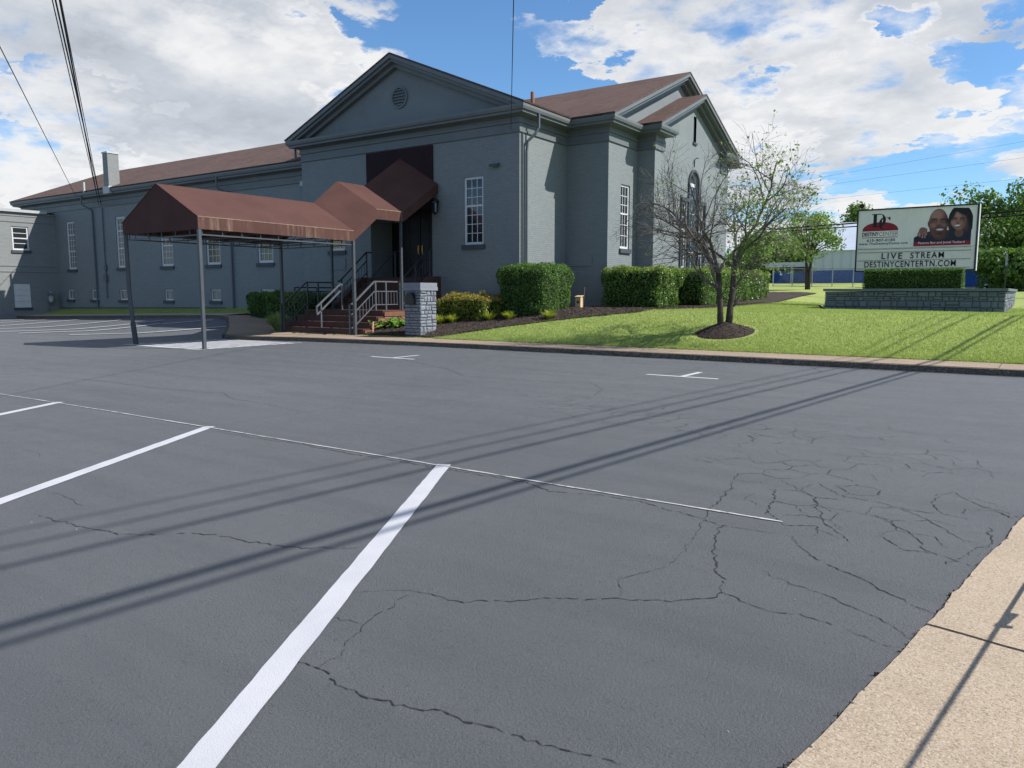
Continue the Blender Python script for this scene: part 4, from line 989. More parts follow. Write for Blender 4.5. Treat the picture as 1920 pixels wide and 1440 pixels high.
MB().box(br_-.028, br_+.02, YB+.005, YB+.44, bzb, bzt).build('side_panel', 'coping', sg)
fw = .05
fmb = MB(); fmb.box(bl, br_, YB-.03, YB+.02, bzt-fw, bzt).box(bl, br_, YB-.03, YB+.02, bzb, bzb+fw).box(bl, bl+fw, YB-.029, YB+.02, bzb+fw, bzt-fw).box(br_-fw, br_, YB-.029, YB+.02, bzb+fw, bzt-fw); fmb.build('frame', 'sign_dark', sg)
u0_, u1_, v0_, v1_ = bl+fw, br_-fw, bzt-fw, bzb+fw
def sp(u, v, d=0.): return (u0_+(u1_-u0_)*u, YB-.001-d, v0_+(v1_-v0_)*v)
MB().prism([sp(0, 0), sp(1, 0), sp(1, .63), sp(0, .63)], (0, .02, 0)).build('face', 'sign_face', sg)
MB().prism([sp(0, .632), sp(1, .632), sp(1, 1), sp(0, 1)], (0, .02, 0)).build('letter_panel', 'sign_panel', sg)
for v in (.645, .70, .835, .97): MB().prism([sp(.01, v-.006, .002), sp(.97, v-.006, .002), sp(.97, v+.006, .002), sp(.01, v+.006, .002)], (0, -.012, 0)).build('letter_channel', 'channel', sg)
DEP = [.002]
def flat(name, pts, mat, d, parent): return MB().prism([sp(u, v, d) for u, v in pts], (0, -.0012, 0)).build(name, mat, parent)
def text(body, u0, u1, v0, v1, mat, parent, name='lettering', bold=0., d=.003, space=1., shear=0., skipy=False):
    cu = bpy.data.curves.new(name, 'FONT'); cu.body = body; cu.size = 1; cu.offset = bold; cu.space_character = space; cu.extrude = .0; cu.shear = shear; cu.resolution_u = 4
    o = bpy.data.objects.new('tmp', cu); C.objects.link(o)
    dg = bpy.context.evaluated_depsgraph_get(); me = bpy.data.meshes.new_from_object(o.evaluated_get(dg)); bpy.data.objects.remove(o); bpy.data.curves.remove(cu)
    me.name = name; V = np.array([v.co for v in me.vertices]); mn, mxx = V.min(0), V.max(0)
    for v in me.vertices:
        a = (v.co.x-mn[0])/(mxx[0]-mn[0]); b = (v.co.y-mn[1])/(mxx[1]-mn[1])
        v.co = sp(u0+(u1-u0)*a, v1+(v0-v1)*b, d)
    me.update(); return obj(name, me, mat, parent)
# logo
lg = flat('logo_dome', [(.04+.317*.5*(1-math.cos(math.pi*k/20)), .345-.145*math.sin(math.pi*k/20)**.85) for k in range(21)], 'print_red', .002, sg)
def ell(cx, cy, rx, ry, a0, a1, tmax, tmin, n=22, peak=0.):
    o_, i_ = [], []
    for k in range(n+1):
        a = a0+(a1-a0)*k/n; w = tmin+(tmax-tmin)*max(0, math.cos(a-peak))**1.3
        o_.append((cx+rx*math.cos(a), cy-ry*math.sin(a))); i_.append((cx+(rx-w)*math.cos(a), cy-(ry-w*.6)*math.sin(a)))
    return o_+i_[::-1]
flat('logo_letter', [(.135, .075), (.165, .075), (.165, .268), (.135, .268)], 'print_black', .0036, sg)
flat('logo_letter', [(.120, .062), (.20, .062), (.20, .076), (.120, .076)], 'print_black', .0050, sg); flat('logo_letter', [(.122, .264), (.196, .264), (.196, .278), (.122, .278)], 'print_black', .0050, sg)
flat('logo_letter', ell(.19, .17, .055, .108, -math.pi/2, math.pi/2, .026, .005), 'print_black', .0064, sg)
flat('logo_letter', ell(.238, .225, .052, .106, math.radians(50), math.radians(305), .024, .006, peak=math.pi), 'print_black', .0078, sg)
flat('logo_letter', [(.262, .128), (.284, .118), (.284, .175), (.279, .175)], 'print_black', .0092, sg)
text('DESTINY', .04, .188, .362, .428, 'print_black', sg, bold=.03); text('CENTER', .193, .357, .362, .428, 'print_black', sg, bold=-.012)
flat('rule', [(.04, .446), (.357, .446), (.357, .456), (.04, .456)], 'print_red', .002, sg)
text('615-907-0185', .085, .335, .474, .522, 'print_black', sg, bold=.025, space=1.1); text('www.TheDestinyDome.com', .015, .445, .532, .585, 'print_black', sg, bold=.02, space=1.1)
text('LIVE', .225, .405, .715, .815, 'print_black', sg, bold=.014, space=1.35, d=.016); text('STREAM', .475, .755, .715, .812, 'print_black', sg, bold=.012, space=1.25, d=.016)
text('DESTINYCENTERTN.COM', .075, .855, .85, .95, 'print_black', sg, bold=.010, space=1.15, d=.016)
# portrait print: two people, generic
def C7(x, y):   # crop pixel -> board fractions
    u = (x-185)/1555.; tp = 182-(u*112); bt = 958-u*33; return (u, (y-tp)/(bt-tp))
def pp(pts, mat, d): return flat('portrait', [C7(*p) for p in pts], mat, d, sg)
def el(cx, cy, rx, ry, mat, d, n=24, a0=0., a1=2*math.pi, rot=0.):
    c_, s_ = math.cos(rot), math.sin(rot)
    return pp([(cx+rx*math.cos(a)*c_-ry*math.sin(a)*s_, cy+rx*math.cos(a)*s_+ry*math.sin(a)*c_) for a in [a0+(a1-a0)*k/n for k in range(n)]], mat, d)
def portrait():
    nx, ny = 220, 160; X, Y = np.meshgrid(np.linspace(955, 1690, nx+1), np.linspace(112, 600, ny+1)); col = np.zeros((ny+1, nx+1, 3)); msk = np.zeros((ny+1, nx+1))
    def e(cx, cy, rx, ry, rot=0., soft=.12):
        c_, s_ = math.cos(rot), math.sin(rot); u = ((X-cx)*c_+(Y-cy)*s_)/rx; v = (-(X-cx)*s_+(Y-cy)*c_)/ry
        return np.clip((1-np.sqrt(u*u+v*v))/soft+.5, 0, 1)
    def put(mk, c, add=True):
        nonlocal col, msk
        col = col*(1-mk[..., None])+np.array(c)*mk[..., None]
        if add: msk = np.maximum(msk, mk)
    def tone(mk, c, k): put(mk*k, c, False)
    navy, black = (.020, .022, .034), (.010, .010, .013)
    put(np.clip((Y-(505-.42*(X-957)))/14, 0, 1)*(X < 1230), navy); put(np.clip((Y-(395+.0006*(X-1290)**2))/14, 0, 1)*(X >= 1200)*(X < 1480), navy)
    put(e(1540, 300, 158, 230, .0, .05)*(Y > 112), black); put(np.clip((Y-330)/20, 0, 1)*(X > 1400)*np.clip((1682-X)/6, 0, 1), navy)
    put(e(1280, 480, 85, 60), (.10, .045, .03)); put(e(1530, 440, 55, 60), (.15, .07, .048))
    # man
    put(e(1143, 330, 16, 42), (.15, .065, .045)); put(e(1262, 318, 124, 188, .0, .05), (.20, .092, .062))
    tone(e(1235, 215, 85, 75, 0, .9), (.40, .21, .15), .8); tone(e(1365, 330, 50, 160, 0, .8), (.09, .038, .027), .75); tone(e(1165, 380, 35, 110, 0, .9), (.10, .042, .03), .6)
    tone(e(1275, 440, 90, 60, 0, .8), (.085, .036, .026), .75); tone(e(1200, 352, 42, 32, 0, .9), (.33, .16, .11), .8); tone(e(1332, 345, 34, 30, 0, .9), (.26, .12, .085), .8)
    for cx in (1212, 1318):
        tone(e(cx, 288, 42, 22, 0, .8), (.07, .03, .022), .85); tone(e(cx, 266, 40, 9, -.1, .7), (.03, .015, .012), .9); tone(e(cx, 291, 19, 7, 0, .5), (.42, .33, .28), .9); tone(e(cx, 291, 8, 7, 0, .4), black, 1.)
    tone(e(1266, 325, 18, 40, 0, .9), (.30, .145, .10), .6); tone(e(1266, 352, 36, 12, 0, .7), (.08, .034, .025), .8)
    tone(e(1280, 384, 62, 13, .02, .7), (.04, .018, .014), .85); tone(e(1283, 408, 60, 26, -.05, .5), (.14, .045, .038), .95); tone(e(1284, 403, 46, 13, -.04, .45), (.62, .57, .52), 1.); tone(e(1286, 455, 34, 14, 0, .8), (.04, .018, .014), .7)
    # woman
    put(e(1515, 285, 98, 122, -.25, .06), (.29, .14, .095), False); tone(e(1490, 215, 55, 40, 0, .9), (.42, .22, .16), .7); tone(e(1590, 300, 40, 110, -.2, .8), (.13, .058, .04), .7); tone(e(1460, 318, 34, 30, 0, .9), (.42, .215, .155), .7); tone(e(1550, 318, 30, 28, 0, .9), (.36, .18, .125), .6)
    tone(e(1420, 215, 40, 110, .45, .5), black, .95); tone(e(1560, 168, 80, 34, .35, .6), black, .9)
    for cx in (1465, 1560): tone(e(cx, 262, 30, 13, 0, .7), (.05, .022, .018), .9); tone(e(cx, 246, 30, 6, -.12, .7), (.02, .01, .01), .9); tone(e(cx, 263, 13, 5, 0, .5), (.5, .42, .38), .9); tone(e(cx, 263, 6, 5, 0, .4), black, 1.)
    tone(e(1504, 312, 24, 10, 0, .8), (.12, .05, .036), .7); tone(e(1503, 350, 48, 22, -.08, .5), (.22, .055, .05), .95); tone(e(1503, 347, 38, 12, -.08, .45), (.66, .61, .56), 1.)
    # hand on the shoulder
    put(e(1070, 425, 52, 48, .4), (.24, .115, .08))
    for k, (ax, ay, bx, by) in enumerate(((1030, 430, 1004, 478), (1052, 442, 1030, 494), (1076, 448, 1064, 508), (1100, 440, 1097, 506), (1112, 405, 1114, 470))):
        for q in np.linspace(0, 1, 7): put(e(ax+(bx-ax)*q, ay+(by-ay)*q, 13-3*q, 14), (.30-.03*(k % 2), .145, .10))
        tone(e(ax+9, ay+8, 5, 30, .3, .9), (.10, .042, .03), .7); tone(e(bx, by, 7, 9), (.5, .33, .27), .8)
    lim = (Y-112 >= 0)*(X > 956)*(X < 1688)
    V = [sp(*C7(x, y), .0035) for x, y in zip(X.ravel(), Y.ravel())]; F = []
    for jy in range(ny):
        for ix in range(nx):
            if msk[jy:jy+2, ix:ix+2].mean() > .45: k = jy*(nx+1)+ix; F.append((k, k+1, k+nx+2, k+nx+1))
    me = bpy.data.meshes.new('portrait'); me.from_pydata(V, [], F); me.update()
    at_ = me.color_attributes.new('print', 'FLOAT_COLOR', 'POINT'); at_.data.foreach_set('color', np.concatenate([col.reshape(-1, 3), np.ones((col.shape[0]*col.shape[1], 1))], 1).astype(np.float32).ravel())
    t = NT('portrait_print'); a = t.n('ShaderNodeVertexColor', layer_name='print'); t.fin(a.outputs[0], .5)
    return obj('portrait', me, 'portrait_print', sg)
portrait()
flat('portrait_band', [C7(955, 575), C7(1672, 545), C7(1672, 598), C7(955, 630)], 'print_red', .016, sg)
a_ = C7(1018, 600); b_ = C7(1605, 575)
text('Pastors Ben and Jewel Tankard', a_[0], b_[0], .548, .595, 'print_white', sg, bold=.006, d=.0176)
for x in (bl+.5, br_-.5): MB().box(x-.08, x+.08, YB+.1, YB+.3, szt-.4, bzb+.03).build('support_post', 'sign_dark', sg)
sf = thing('sign_floodlight', 'small black floodlight on a stem at the top left corner of the marquee sign', 'floodlight')
MB().tube([(bl+.12, YB+.2, bzt-.04), (bl+.12, YB+.2, bzt+.14)], .02, 6).build('stem', 'sign_dark', sf)
MB().tube([(bl+.12, YB+.28, bzt+.15), (bl+.12, YB+.2, bzt+.17), (bl+.12, YB+.12, bzt+.15)], [.05, .085, .09], 10).build('head', 'sign_dark', sf)

# ------------------------------------------------------------------ planting
def mound_noise(p): return mnoise.noise(p)
def hedge(name, label, x0, x1, y0, y1, z0, z1, n, leaf, mat, taper=.12, rnd=.18, group=None, core=True, size_j=1., top_mat=None, rag=.075):
    n = int(n*1.6)
    t_ = thing(name, label, 'hedge' if 'hedge' in name else 'shrub', group)
    cx, cy = (x0+x1)/2, (y0+y1)/2; hx, hy, hz = (x1-x0)/2, (y1-y0)/2, (z1-z0)/2; cz = (z0+z1)/2
    ar = np.array([hy*hz, hy*hz, hx*hz, hx*hz, hx*hy*1.3]); ar /= ar.sum()
    f = rng.choice(5, n, p=ar); a = rng.uniform(-1, 1, (n, 3)); nn_ = np.zeros((n, 3))
    for k, (ax, s) in enumerate(((0, 1), (0, -1), (1, 1), (1, -1), (2, 1))):
        q = f == k; a[q, ax] = s; nn_[q, ax] = s
    H = np.array([hx, hy, hz]); Pm = a*H
    inner = np.maximum(H-rnd, .02); cl_ = np.clip(Pm, -inner, inner); d = Pm-cl_; L = np.linalg.norm(d, axis=1)[:, None]
    Pm = np.where(L > 1e-6, cl_+d/np.maximum(L, 1e-6)*np.minimum(L, rnd), Pm); nn_ = np.where(L > 1e-6, d/np.maximum(L, 1e-6), nn_)
    tp = 1-taper*(1-(Pm[:, 2]+hz)/(2*hz)); Pm[:, 0] *= tp; Pm[:, 1] *= tp
    P = Pm+np.array([cx, cy, cz])
    w = np.array([mnoise.noise(Vector(p*2.3))*1.1+.6*mnoise.noise(Vector(p*6.)) for p in P]); P += nn_*(w*rag*1.3-rng.exponential(.05, n))[:, None]
    keep = P[:, 2] > z0-.02
    P, nn_, f = P[keep], nn_[keep], f[keep]
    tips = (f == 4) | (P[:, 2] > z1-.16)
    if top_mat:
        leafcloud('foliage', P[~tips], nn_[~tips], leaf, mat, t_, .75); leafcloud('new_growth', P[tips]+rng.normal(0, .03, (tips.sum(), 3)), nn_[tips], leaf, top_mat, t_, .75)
    else: leafcloud('foliage', P, nn_, leaf, mat, t_, .75)
    mb = MB(); m = .82
    for zz, k in ((z0-.1, 1-taper), (z1-.14, 1.)):
        pass
    kx, ky = hx-.5*rnd-.03, hy-.5*rnd-.03; t0 = 1-taper
    mb.v = [(cx+sx*kx*t0, cy+sy*ky*t0, z0-.15) for sx, sy in ((-1, -1), (1, -1), (1, 1), (-1, 1))]+[(cx+sx*kx, cy+sy*ky, z1-.07-.3*rnd) for sx, sy in ((-1, -1), (1, -1), (1, 1), (-1, 1))]
    mb.f = [(0, 1, 2, 3), (4, 5, 6, 7), (0, 1, 5, 4), (1, 2, 6, 5), (2, 3, 7, 6), (3, 0, 4, 7)]; mb.build('plant_core', 'hedge_core', t_)  # solid dark core added inside the leaves to close see-through gaps
    return t_
hedge('boxwood_hedge', 'tall clipped dark green boxwood hedge at the right corner of the entrance block', -15.15, -13.0, 20.75, 22.9, .55, 2.42, 15000, .055, 'leaf_box', .2, .4)
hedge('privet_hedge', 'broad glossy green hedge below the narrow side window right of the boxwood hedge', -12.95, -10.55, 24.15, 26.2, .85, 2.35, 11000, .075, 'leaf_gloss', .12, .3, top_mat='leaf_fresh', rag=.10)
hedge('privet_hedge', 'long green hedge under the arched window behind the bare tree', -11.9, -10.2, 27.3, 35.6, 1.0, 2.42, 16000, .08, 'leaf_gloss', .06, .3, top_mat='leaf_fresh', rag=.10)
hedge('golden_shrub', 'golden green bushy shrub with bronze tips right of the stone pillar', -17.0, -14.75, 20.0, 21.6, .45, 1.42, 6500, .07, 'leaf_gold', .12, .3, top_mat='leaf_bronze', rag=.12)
hedge('dark_hedge', 'dark green clipped hedge beside the basement window left of the stairs', -28.6, -26.6, 21.0, 22.2, .6, 1.5, 6000, .06, 'leaf_box', .12, .25)
hedge('dark_shrub', 'loose dark green shrub between the clipped hedge and the stair rail', -25.9, -23.9, 19.9, 21.5, .4, 1.5, 6000, .07, 'leaf_gloss', .15, .35, rag=.12)
hedge('dark_shrub', 'small dark green shrub directly left of the stairs behind the balustrade', -23.4, -22.5, 19.2, 21., .35, 1.5, 3500, .06, 'leaf_box', .15, .3, rag=.12)
hedge('sign_hedge', 'clipped dark green box hedge growing in the planter below the marquee sign', at(1620, 520, Y=YS+.35)[0], at(1808, 520, Y=YS+.35)[0], YS+.12, YS+.75, szt-.3, at(1700, 503, Y=YS+.2)[2], 9000, .05, 'leaf_box', .0, .08, rag=.03)
def tuft(p, label, r=.27, h_=.4, n=260, mat='leaf_lime', name='golden_tuft', group='lime green tufts in the mulch bed', base=True):
    V = []; F = []
    for k in range(n):
        a = random.uniform(0, 6.28); rr = r*random.random()**.5; out = random.uniform(.2, 1.)*r*1.1
        b = np.array([p[0]+.25*rr*math.cos(a), p[1]+.25*rr*math.sin(a), p[2]-.02]); t_ = b+np.array([out*math.cos(a), out*math.sin(a), h_*random.uniform(.55, 1.)*(1.05-.35*out/r)])
        s_ = np.array([-math.sin(a), math.cos(a), 0])*random.uniform(.008, .016); m_ = (b+t_)/2+np.array([0, 0, h_*.12])
        i = len(V); V += [b-s_*.6, b+s_*.6, m_+s_, t_, m_-s_]; F.append((i, i+1, i+2, i+4)); F.append((i+4, i+2, i+3, i+3))
    me = bpy.data.meshes.new('blades'); me.from_pydata([tuple(v) for v in V], [], [tuple(dict.fromkeys(f)) for f in F]); me.update()
    o = thing(name, label, 'plant', group); obj('leaves', me, mat, o)
    if base: MB().tube([(p[0], p[1], p[2]-.1), (p[0], p[1], p[2]+.05)], [.05, .03], 6).build('crown', 'bark', o)
    return o
for (x, y, lab) in ((849, 606, 'lime green tuft at the left foot of the golden shrub'), (918, 602, 'lime green tuft at the right end of the golden shrub'), (954, 600, 'lime green tuft between the golden shrub and the boxwood hedge'), (1030, 599, 'lone lime green tuft in the mulch in front of the boxwood hedge'), (825, 608, 'lime green tuft half hidden by the right edge of the stone pillar')):
    tuft(hit(x, y), lab)
# hostas
for k, (x, y, hl) in enumerate(((700, 616, 'leftmost green hosta nearest the stairs'), (722, 614, 'middle green hosta in the front of the clump left of the pillar'), (746, 613, 'rightmost green hosta half hidden behind the stone pillar'), (712, 608, 'green hosta at the back left of the clump beside the stairs'), (735, 607, 'green hosta at the back right of the clump beside the stairs'))):
    p = hit(x, y); o = thing('hosta', hl, 'plant', 'hostas beside the stairs')
    V = []; F = []
    for q in range(80):
        a = random.uniform(0, 6.28); L = random.uniform(.18, .62); el_ = random.uniform(.15, 1.1); d = np.array([math.cos(a)*math.cos(el_), math.sin(a)*math.cos(el_), math.sin(el_)])
        b = p+d*L*.6+np.array([0, 0, .04]); s_ = np.array([-math.sin(a), math.cos(a), 0]); w = random.uniform(.055, .095); dn = np.array([math.cos(a)*.8, math.sin(a)*.8, -.35])
        l = random.uniform(.18, .28); i = len(V); m_ = b+dn*l*.5
        V += [b, m_+s_*w-np.array([0, 0, -.015]), b+dn*l, m_-s_*w-np.array([0, 0, -.015]), m_]
        F += [(i, i+1, i+4), (i+1, i+2, i+4), (i+2, i+3, i+4), (i+3, i, i+4)]
    me = bpy.data.meshes.new('leaves'); me.from_pydata([tuple(v) for v in V], [], F); me.update(); obj('leaves', me, 'leaf_hosta', o, True)
    MB().tube([tuple(p-np.array([0, 0, .1])), tuple(p+np.array([0, 0, .06]))], [.05, .03], 6).build('crown', 'leaf_hosta', o)
p = hit(512, 618); 
p = np.array([-22.95, 18.35, gz(-22.95, 18.35)])
tuft(p, 'pale green feathery dwarf conifer at the foot of the stairs on the left', .5, .8, 1000, 'leaf_spruce', 'dwarf_conifer', None)
p2 = np.array([-22.5, 18.1, gz(-22.5, 18.1)]); tuft(p2, 'smaller pale green feathery conifer against the left canopy post', .26, .5, 400, 'leaf_spruce', 'dwarf_conifer', None)
# mulch bed and chips
def Ym(X): return interp(X, [-22.2, -18.2, -15.2, -13.5, -11.9, -10.3, -9.7, -9.2], [17.92, 17.95, 17.95, 19.6, 20.9, 21.95, 24., 27.])+.07*mnoise.noise((X*3, 0, 0))
bed = sheet('mulch_bed', list(np.arange(-18.2, -9.15, .12)), Ym, lambda X: 40. if X > -13.3 else (22.15 if X < -14.9 else 25.25), 70, lambda X, Y: gz(X, Y)+.035+.018*mnoise.noise((X*5, Y*5, 0)), 'mulch'); struct(bed)
bed2 = struct(sheet('mulch_bed', list(np.arange(-28.2, -22.1, .12)), lambda X: Ys(X)+.05, lambda X: 22.2, 30, lambda X, Y: gz(X, Y)+.03+.015*mnoise.noise((X*5, Y*5, 2)), 'mulch'))
def chips(n, f, name):
    P = np.array([f() for _ in range(n)]); L = rng.uniform(.02, .06, n)[:, None]; w = rng.uniform(.007, .016, n)[:, None]
    a = rng.normal(0, 1, (n, 3)); a[:, 2] *= .35; a /= np.linalg.norm(a, axis=1)[:, None]; b = np.cross(a, rng.normal(0, 1, (n, 3))+np.array([0, 0, 2.])); b /= np.linalg.norm(b, axis=1)[:, None]
    V = np.stack([P-a*L/2-b*w/2, P+a*L/2-b*w/2, P+a*L/2+b*w/2, P-a*L/2+b*w/2], 1).reshape(-1, 3)
    return stuff(rawmesh(name, V, np.arange(n*4).reshape(n, 4), 'mulch_chip', None))
def fchip():
    X = random.uniform(-18.2, -9.2); Y = Ym(X)+random.uniform(-.06, 4.5); return (X, Y, gz(X, Y)+.05+random.uniform(0, .015))
tagged = chips(26000, fchip, 'wood_chips'); tagged['label'] = 'dark brown shredded bark mulch in the planting bed'; tagged['category'] = 'mulch'
# tree mound
mp_ = hit(1352, 628); mxy = (mp_[0], mp_[1]+.25)
def zm(X, Y): r = math.hypot(X-mxy[0], Y-mxy[1]); return .26*max(0., 1-(r/.70)**1.15)
mb = MB(); nr_, na = 9, 40
for i in range(nr_+1):
    for j in range(na):
        a = 2*math.pi*j/na; r = .74*i/nr_*(1+.06*mnoise.noise((math.cos(a)*2, math.sin(a)*2, 4))); X, Y = mxy[0]+r*math.cos(a), mxy[1]+r*math.sin(a); mb.v.append((X, Y, gz(X, Y)+zm(X, Y)+.02*(i < nr_)+.012*mnoise.noise((X*9, Y*9, 0))))
for i in range(nr_):
    for j in range(na): mb.f.append((i*na+j, i*na+(j+1) % na, (i+1)*na+(j+1) % na, (i+1)*na+j))
struct(mb.build('mulch_mound', 'mulch', None, True))
def fm2():
    r = .76*random.random()**.5; a = random.uniform(0, 6.28); X, Y = mxy[0]+r*math.cos(a), mxy[1]+r*math.sin(a); return (X, Y, gz(X, Y)+zm(X, Y)+.02)
cm = chips(2600, fm2, 'wood_chips'); cm['label'] = 'dark bark chips on the mound round the bare tree'; cm['category'] = 'mulch'

# ------------------------------------------------------------------ dogwood tree
def branch(mb, p, d, L, r, lev, tips, maxlev, up=.12, wig=.28, kids=(4, 6)):
    n = max(3, int(L/.16)); path = [p]; rad = [r]; q = np.array(p, float); dd = np.array(d, float); dd /= np.linalg.norm(dd)
    st_ = L/n
    for k in range(n):
        dd = dd+rng.normal(0, wig, 3)*.35+np.array([0, 0, up*.25]); dd /= np.linalg.norm(dd); q = q+dd*st_; path.append(q.copy()); rad.append(max(.003, r*(1-.72*(k+1)/n)))
    mb[min(lev, 2)].tube(path, rad, 7 if lev < 2 else (5 if lev == 2 else 3), cap=False)
    if lev >= maxlev-1: tips += [(path[k], dd) for k in range(len(path)//2, len(path))]
    if lev < maxlev:
        nk = random.randint(*kids) if lev else kids[1]+1
        for k in range(nk):
            f = random.uniform(.28, 1.0) if lev else random.uniform(.35, 1.)
            i = min(len(path)-1, max(1, int(f*n))); ax = path[i]-path[i-1]; ax /= np.linalg.norm(ax)
            s = rng.normal(0, 1, 3); s -= ax*(s@ax); s /= np.linalg.norm(s); sp_ = random.uniform(.55, 1.0)
            nd_ = ax*math.cos(sp_)+s*math.sin(sp_)
            branch(mb, path[i], nd_, L*random.uniform(.46, .74)*(1.15-.4*f), rad[i]*random.uniform(.55, .75), lev+1, tips, maxlev, up, wig, kids)
dog = thing('dogwood_tree', 'half bare two-stemmed ornamental tree with sparse green leaves on a mulch mound', 'tree')
T = [MB(), MB(), MB()]; tips = []
base = np.array([mxy[0], mxy[1], gz(*mxy)+.18]); rt = cR; fw_ = np.array([-math.sin(yw), math.cos(yw), 0])
def wv(r, f, u): return rt*r+fw_*f+np.array([0, 0, u])
plant_core = [(wv(-.10, 0, 0), [wv(-.10, 0, .0), wv(-.13, 0, .5), wv(-.17, .02, .95), wv(-.20, .03, 1.35)], .075), (wv(.10, .03, 0), [wv(.10, .03, 0), wv(.14, .05, .45), wv(.20, .06, .95), wv(.22, .08, 1.45)], .082)]
for o_, path, r in plant_core:
    T[0].tube([base+q+np.array([0, 0, -.25 if k == 0 else 0]) for k, q in enumerate(path)], [r*1.25, r, r*.95, r*.88], 9)
la, lb = base+plant_core[0][1][-1], base+plant_core[1][1][-1]
lm = base+plant_core[0][1][2]; rm = base+plant_core[1][1][1]
main = [(la, wv(-.75, -.1, .75), 2.3, .05), (la, wv(-.35, .4, 1), 2.7, .055), (la, wv(-.05, -.3, 1.), 2.6, .05), (lm, wv(-1, .2, .62), 1.9, .042), (lm, wv(-.8, -.5, .85), 1.7, .033), (la, wv(.3, -.2, 1), 2.5, .045),
        (lb, wv(.2, .2, 1), 2.9, .058), (lb, wv(.42, -.2, 1.), 2.2, .048), (lb, wv(-.15, .3, 1), 2.6, .045), (base+plant_core[1][1][2], wv(.9, .2, .75), 1.4, .034), (lb, wv(.4, .5, 1), 2.5, .042), (base+plant_core[1][1][2], wv(.7, -.6, .9), 1.3, .03)]
for p_, d_, L, r in main: branch(T, p_, d_, L, r, 1, tips, 4, .10, .36, (5, 7))
T[0].tube([rm, rm+wv(.12, 0, .12), rm+wv(.26, 0, .30)], [.05, .045, .04], 7); 
T[0].build('trunk', 'bark', dog, True, fix=False); T[1].build('limb', 'bark_pale', dog, True, fix=False)
stuff(T[2].build('twig', 'bark_pale', dog, fix=False))
LP = []
for p_, d_ in tips:
    s = (p_-base)@rt; hgt = p_[2]-base[2]
    pr = .8 if s > .25 else (.4 if s > -.15 else (.06 if s > -.6 else .012))
    pr *= .5+.9*max(0, mnoise.noise(Vector(p_*.9)))*2
    if hgt > 3.6: pr *= .7
    if random.random() < pr: LP += [p_+rng.normal(0, .05, 3) for _ in range(random.randint(1, 3))]
LP = np.array(LP); leafcloud('leaf_clusters', LP, np.tile([0, 0, .6], (len(LP), 1)), .085, 'leaf_dogwood', dog, .9, .6, .6)
print('dogwood tips', len(tips), 'leaves', len(LP))

# ------------------------------------------------------------------ background trees
def tree(label, base, H, W, n, mat, trunk_h=.35, seed=1, leaf=.2, trunks=1, lumps=16, D=None, name='leafy_tree', group=None, leaned=0.):
    global rng
    o = thing(name, label, 'tree', group); r = np.random.default_rng(seed); b = np.array(base, float)
    tm = MB(); hub = b+np.array([0, 0, H*trunk_h])
    for k in range(trunks):
        off = np.array([(k-(trunks-1)/2)*.16, 0, 0]); tm.tube([b+off*.5-np.array([0, 0, .3]), b+off+np.array([0, 0, H*trunk_h*.6]), hub+off*2], [H*.022, H*.018, H*.014], 8)
    cs = []
    for k in range(lumps):
        a = r.uniform(0, 6.28); q = r.uniform(0, 1)**.6; hz_ = r.uniform(trunk_h*.95, .95); prof = math.sin(math.pi*min(1, max(.12, (hz_-trunk_h*.7)/(1.05-trunk_h*.7))))**.6
        c = b+np.array([math.cos(a)*q*W/2*prof*.8, math.sin(a)*q*(D or W)/2*prof*.8, hz_*H]); cs.append((c, r.uniform(.10, .2)*W)); tm.tube([hub, (hub+c)/2+np.array([0, 0, .1]), c], [H*.011, H*.007, H*.003], 5, cap=False)
    tm.build('trunk', 'bark', o, True, fix=False)
    P = []; Nn = []
    for c, rad in cs:
        m_ = n//lumps; v = r.normal(0, 1, (m_, 3)); v /= np.linalg.norm(v, axis=1)[:, None]; s = rad*r.uniform(.35, 1.15, m_)**.7
        q = c+v*s[:, None]*np.array([1, 1, .78]); P.append(q); Nn.append(v)
    P = np.concatenate(P); Nn = np.concatenate(Nn); leafcloud('crown', P, Nn, leaf, mat, o, .6, .6)
    return o
def gp(x, y, Y): q = at(x, y, Y=Y); return (q[0], Y, gz(q[0], Y))
t2 = gp(1514, 540, 44.); H2 = at(1525, 388, Y=44.)[2]-t2[2]
tree('slender pale green tree in front of the blue-based building left of the marquee sign', t2, H2, 3.8, 2900, 'leaf_tree_pale', .40, 3, .15, 2, 20)
far_t = [(1880, 60, 352, 9.5, 'leaf_tree', 5, 'tall dense green tree rising behind the right end of the marquee sign'), (1945, 64, 372, 9., 'leaf_tree', 6, 'broad green tree at the right edge of the photo'), (1842, 72, 400, 6., 'leaf_tree', 8, 'dark green tree just behind the right side of the marquee sign'),
         (1452, 62, 446, 6.5, 'leaf_tree_pale', 9, 'low bright green tree beside the end of the church behind the bare tree'), (1625, 82, 384, 6., 'leaf_tree', 10, 'green tree top peeping over the left corner of the marquee sign'), (1905, 52, 470, 5., 'leaf_tree', 15, 'low dark green tree to the right of the sign base wall')]
for (x, Y, ytop, w, mt, sd_, lab) in far_t:
    b = gp(x, 540, Y); tree(lab, b, at(x, ytop, Y=Y)[2]-b[2], w, 12000, mt, .16, sd_, .26, 1, 34, group='trees beyond the lawn')
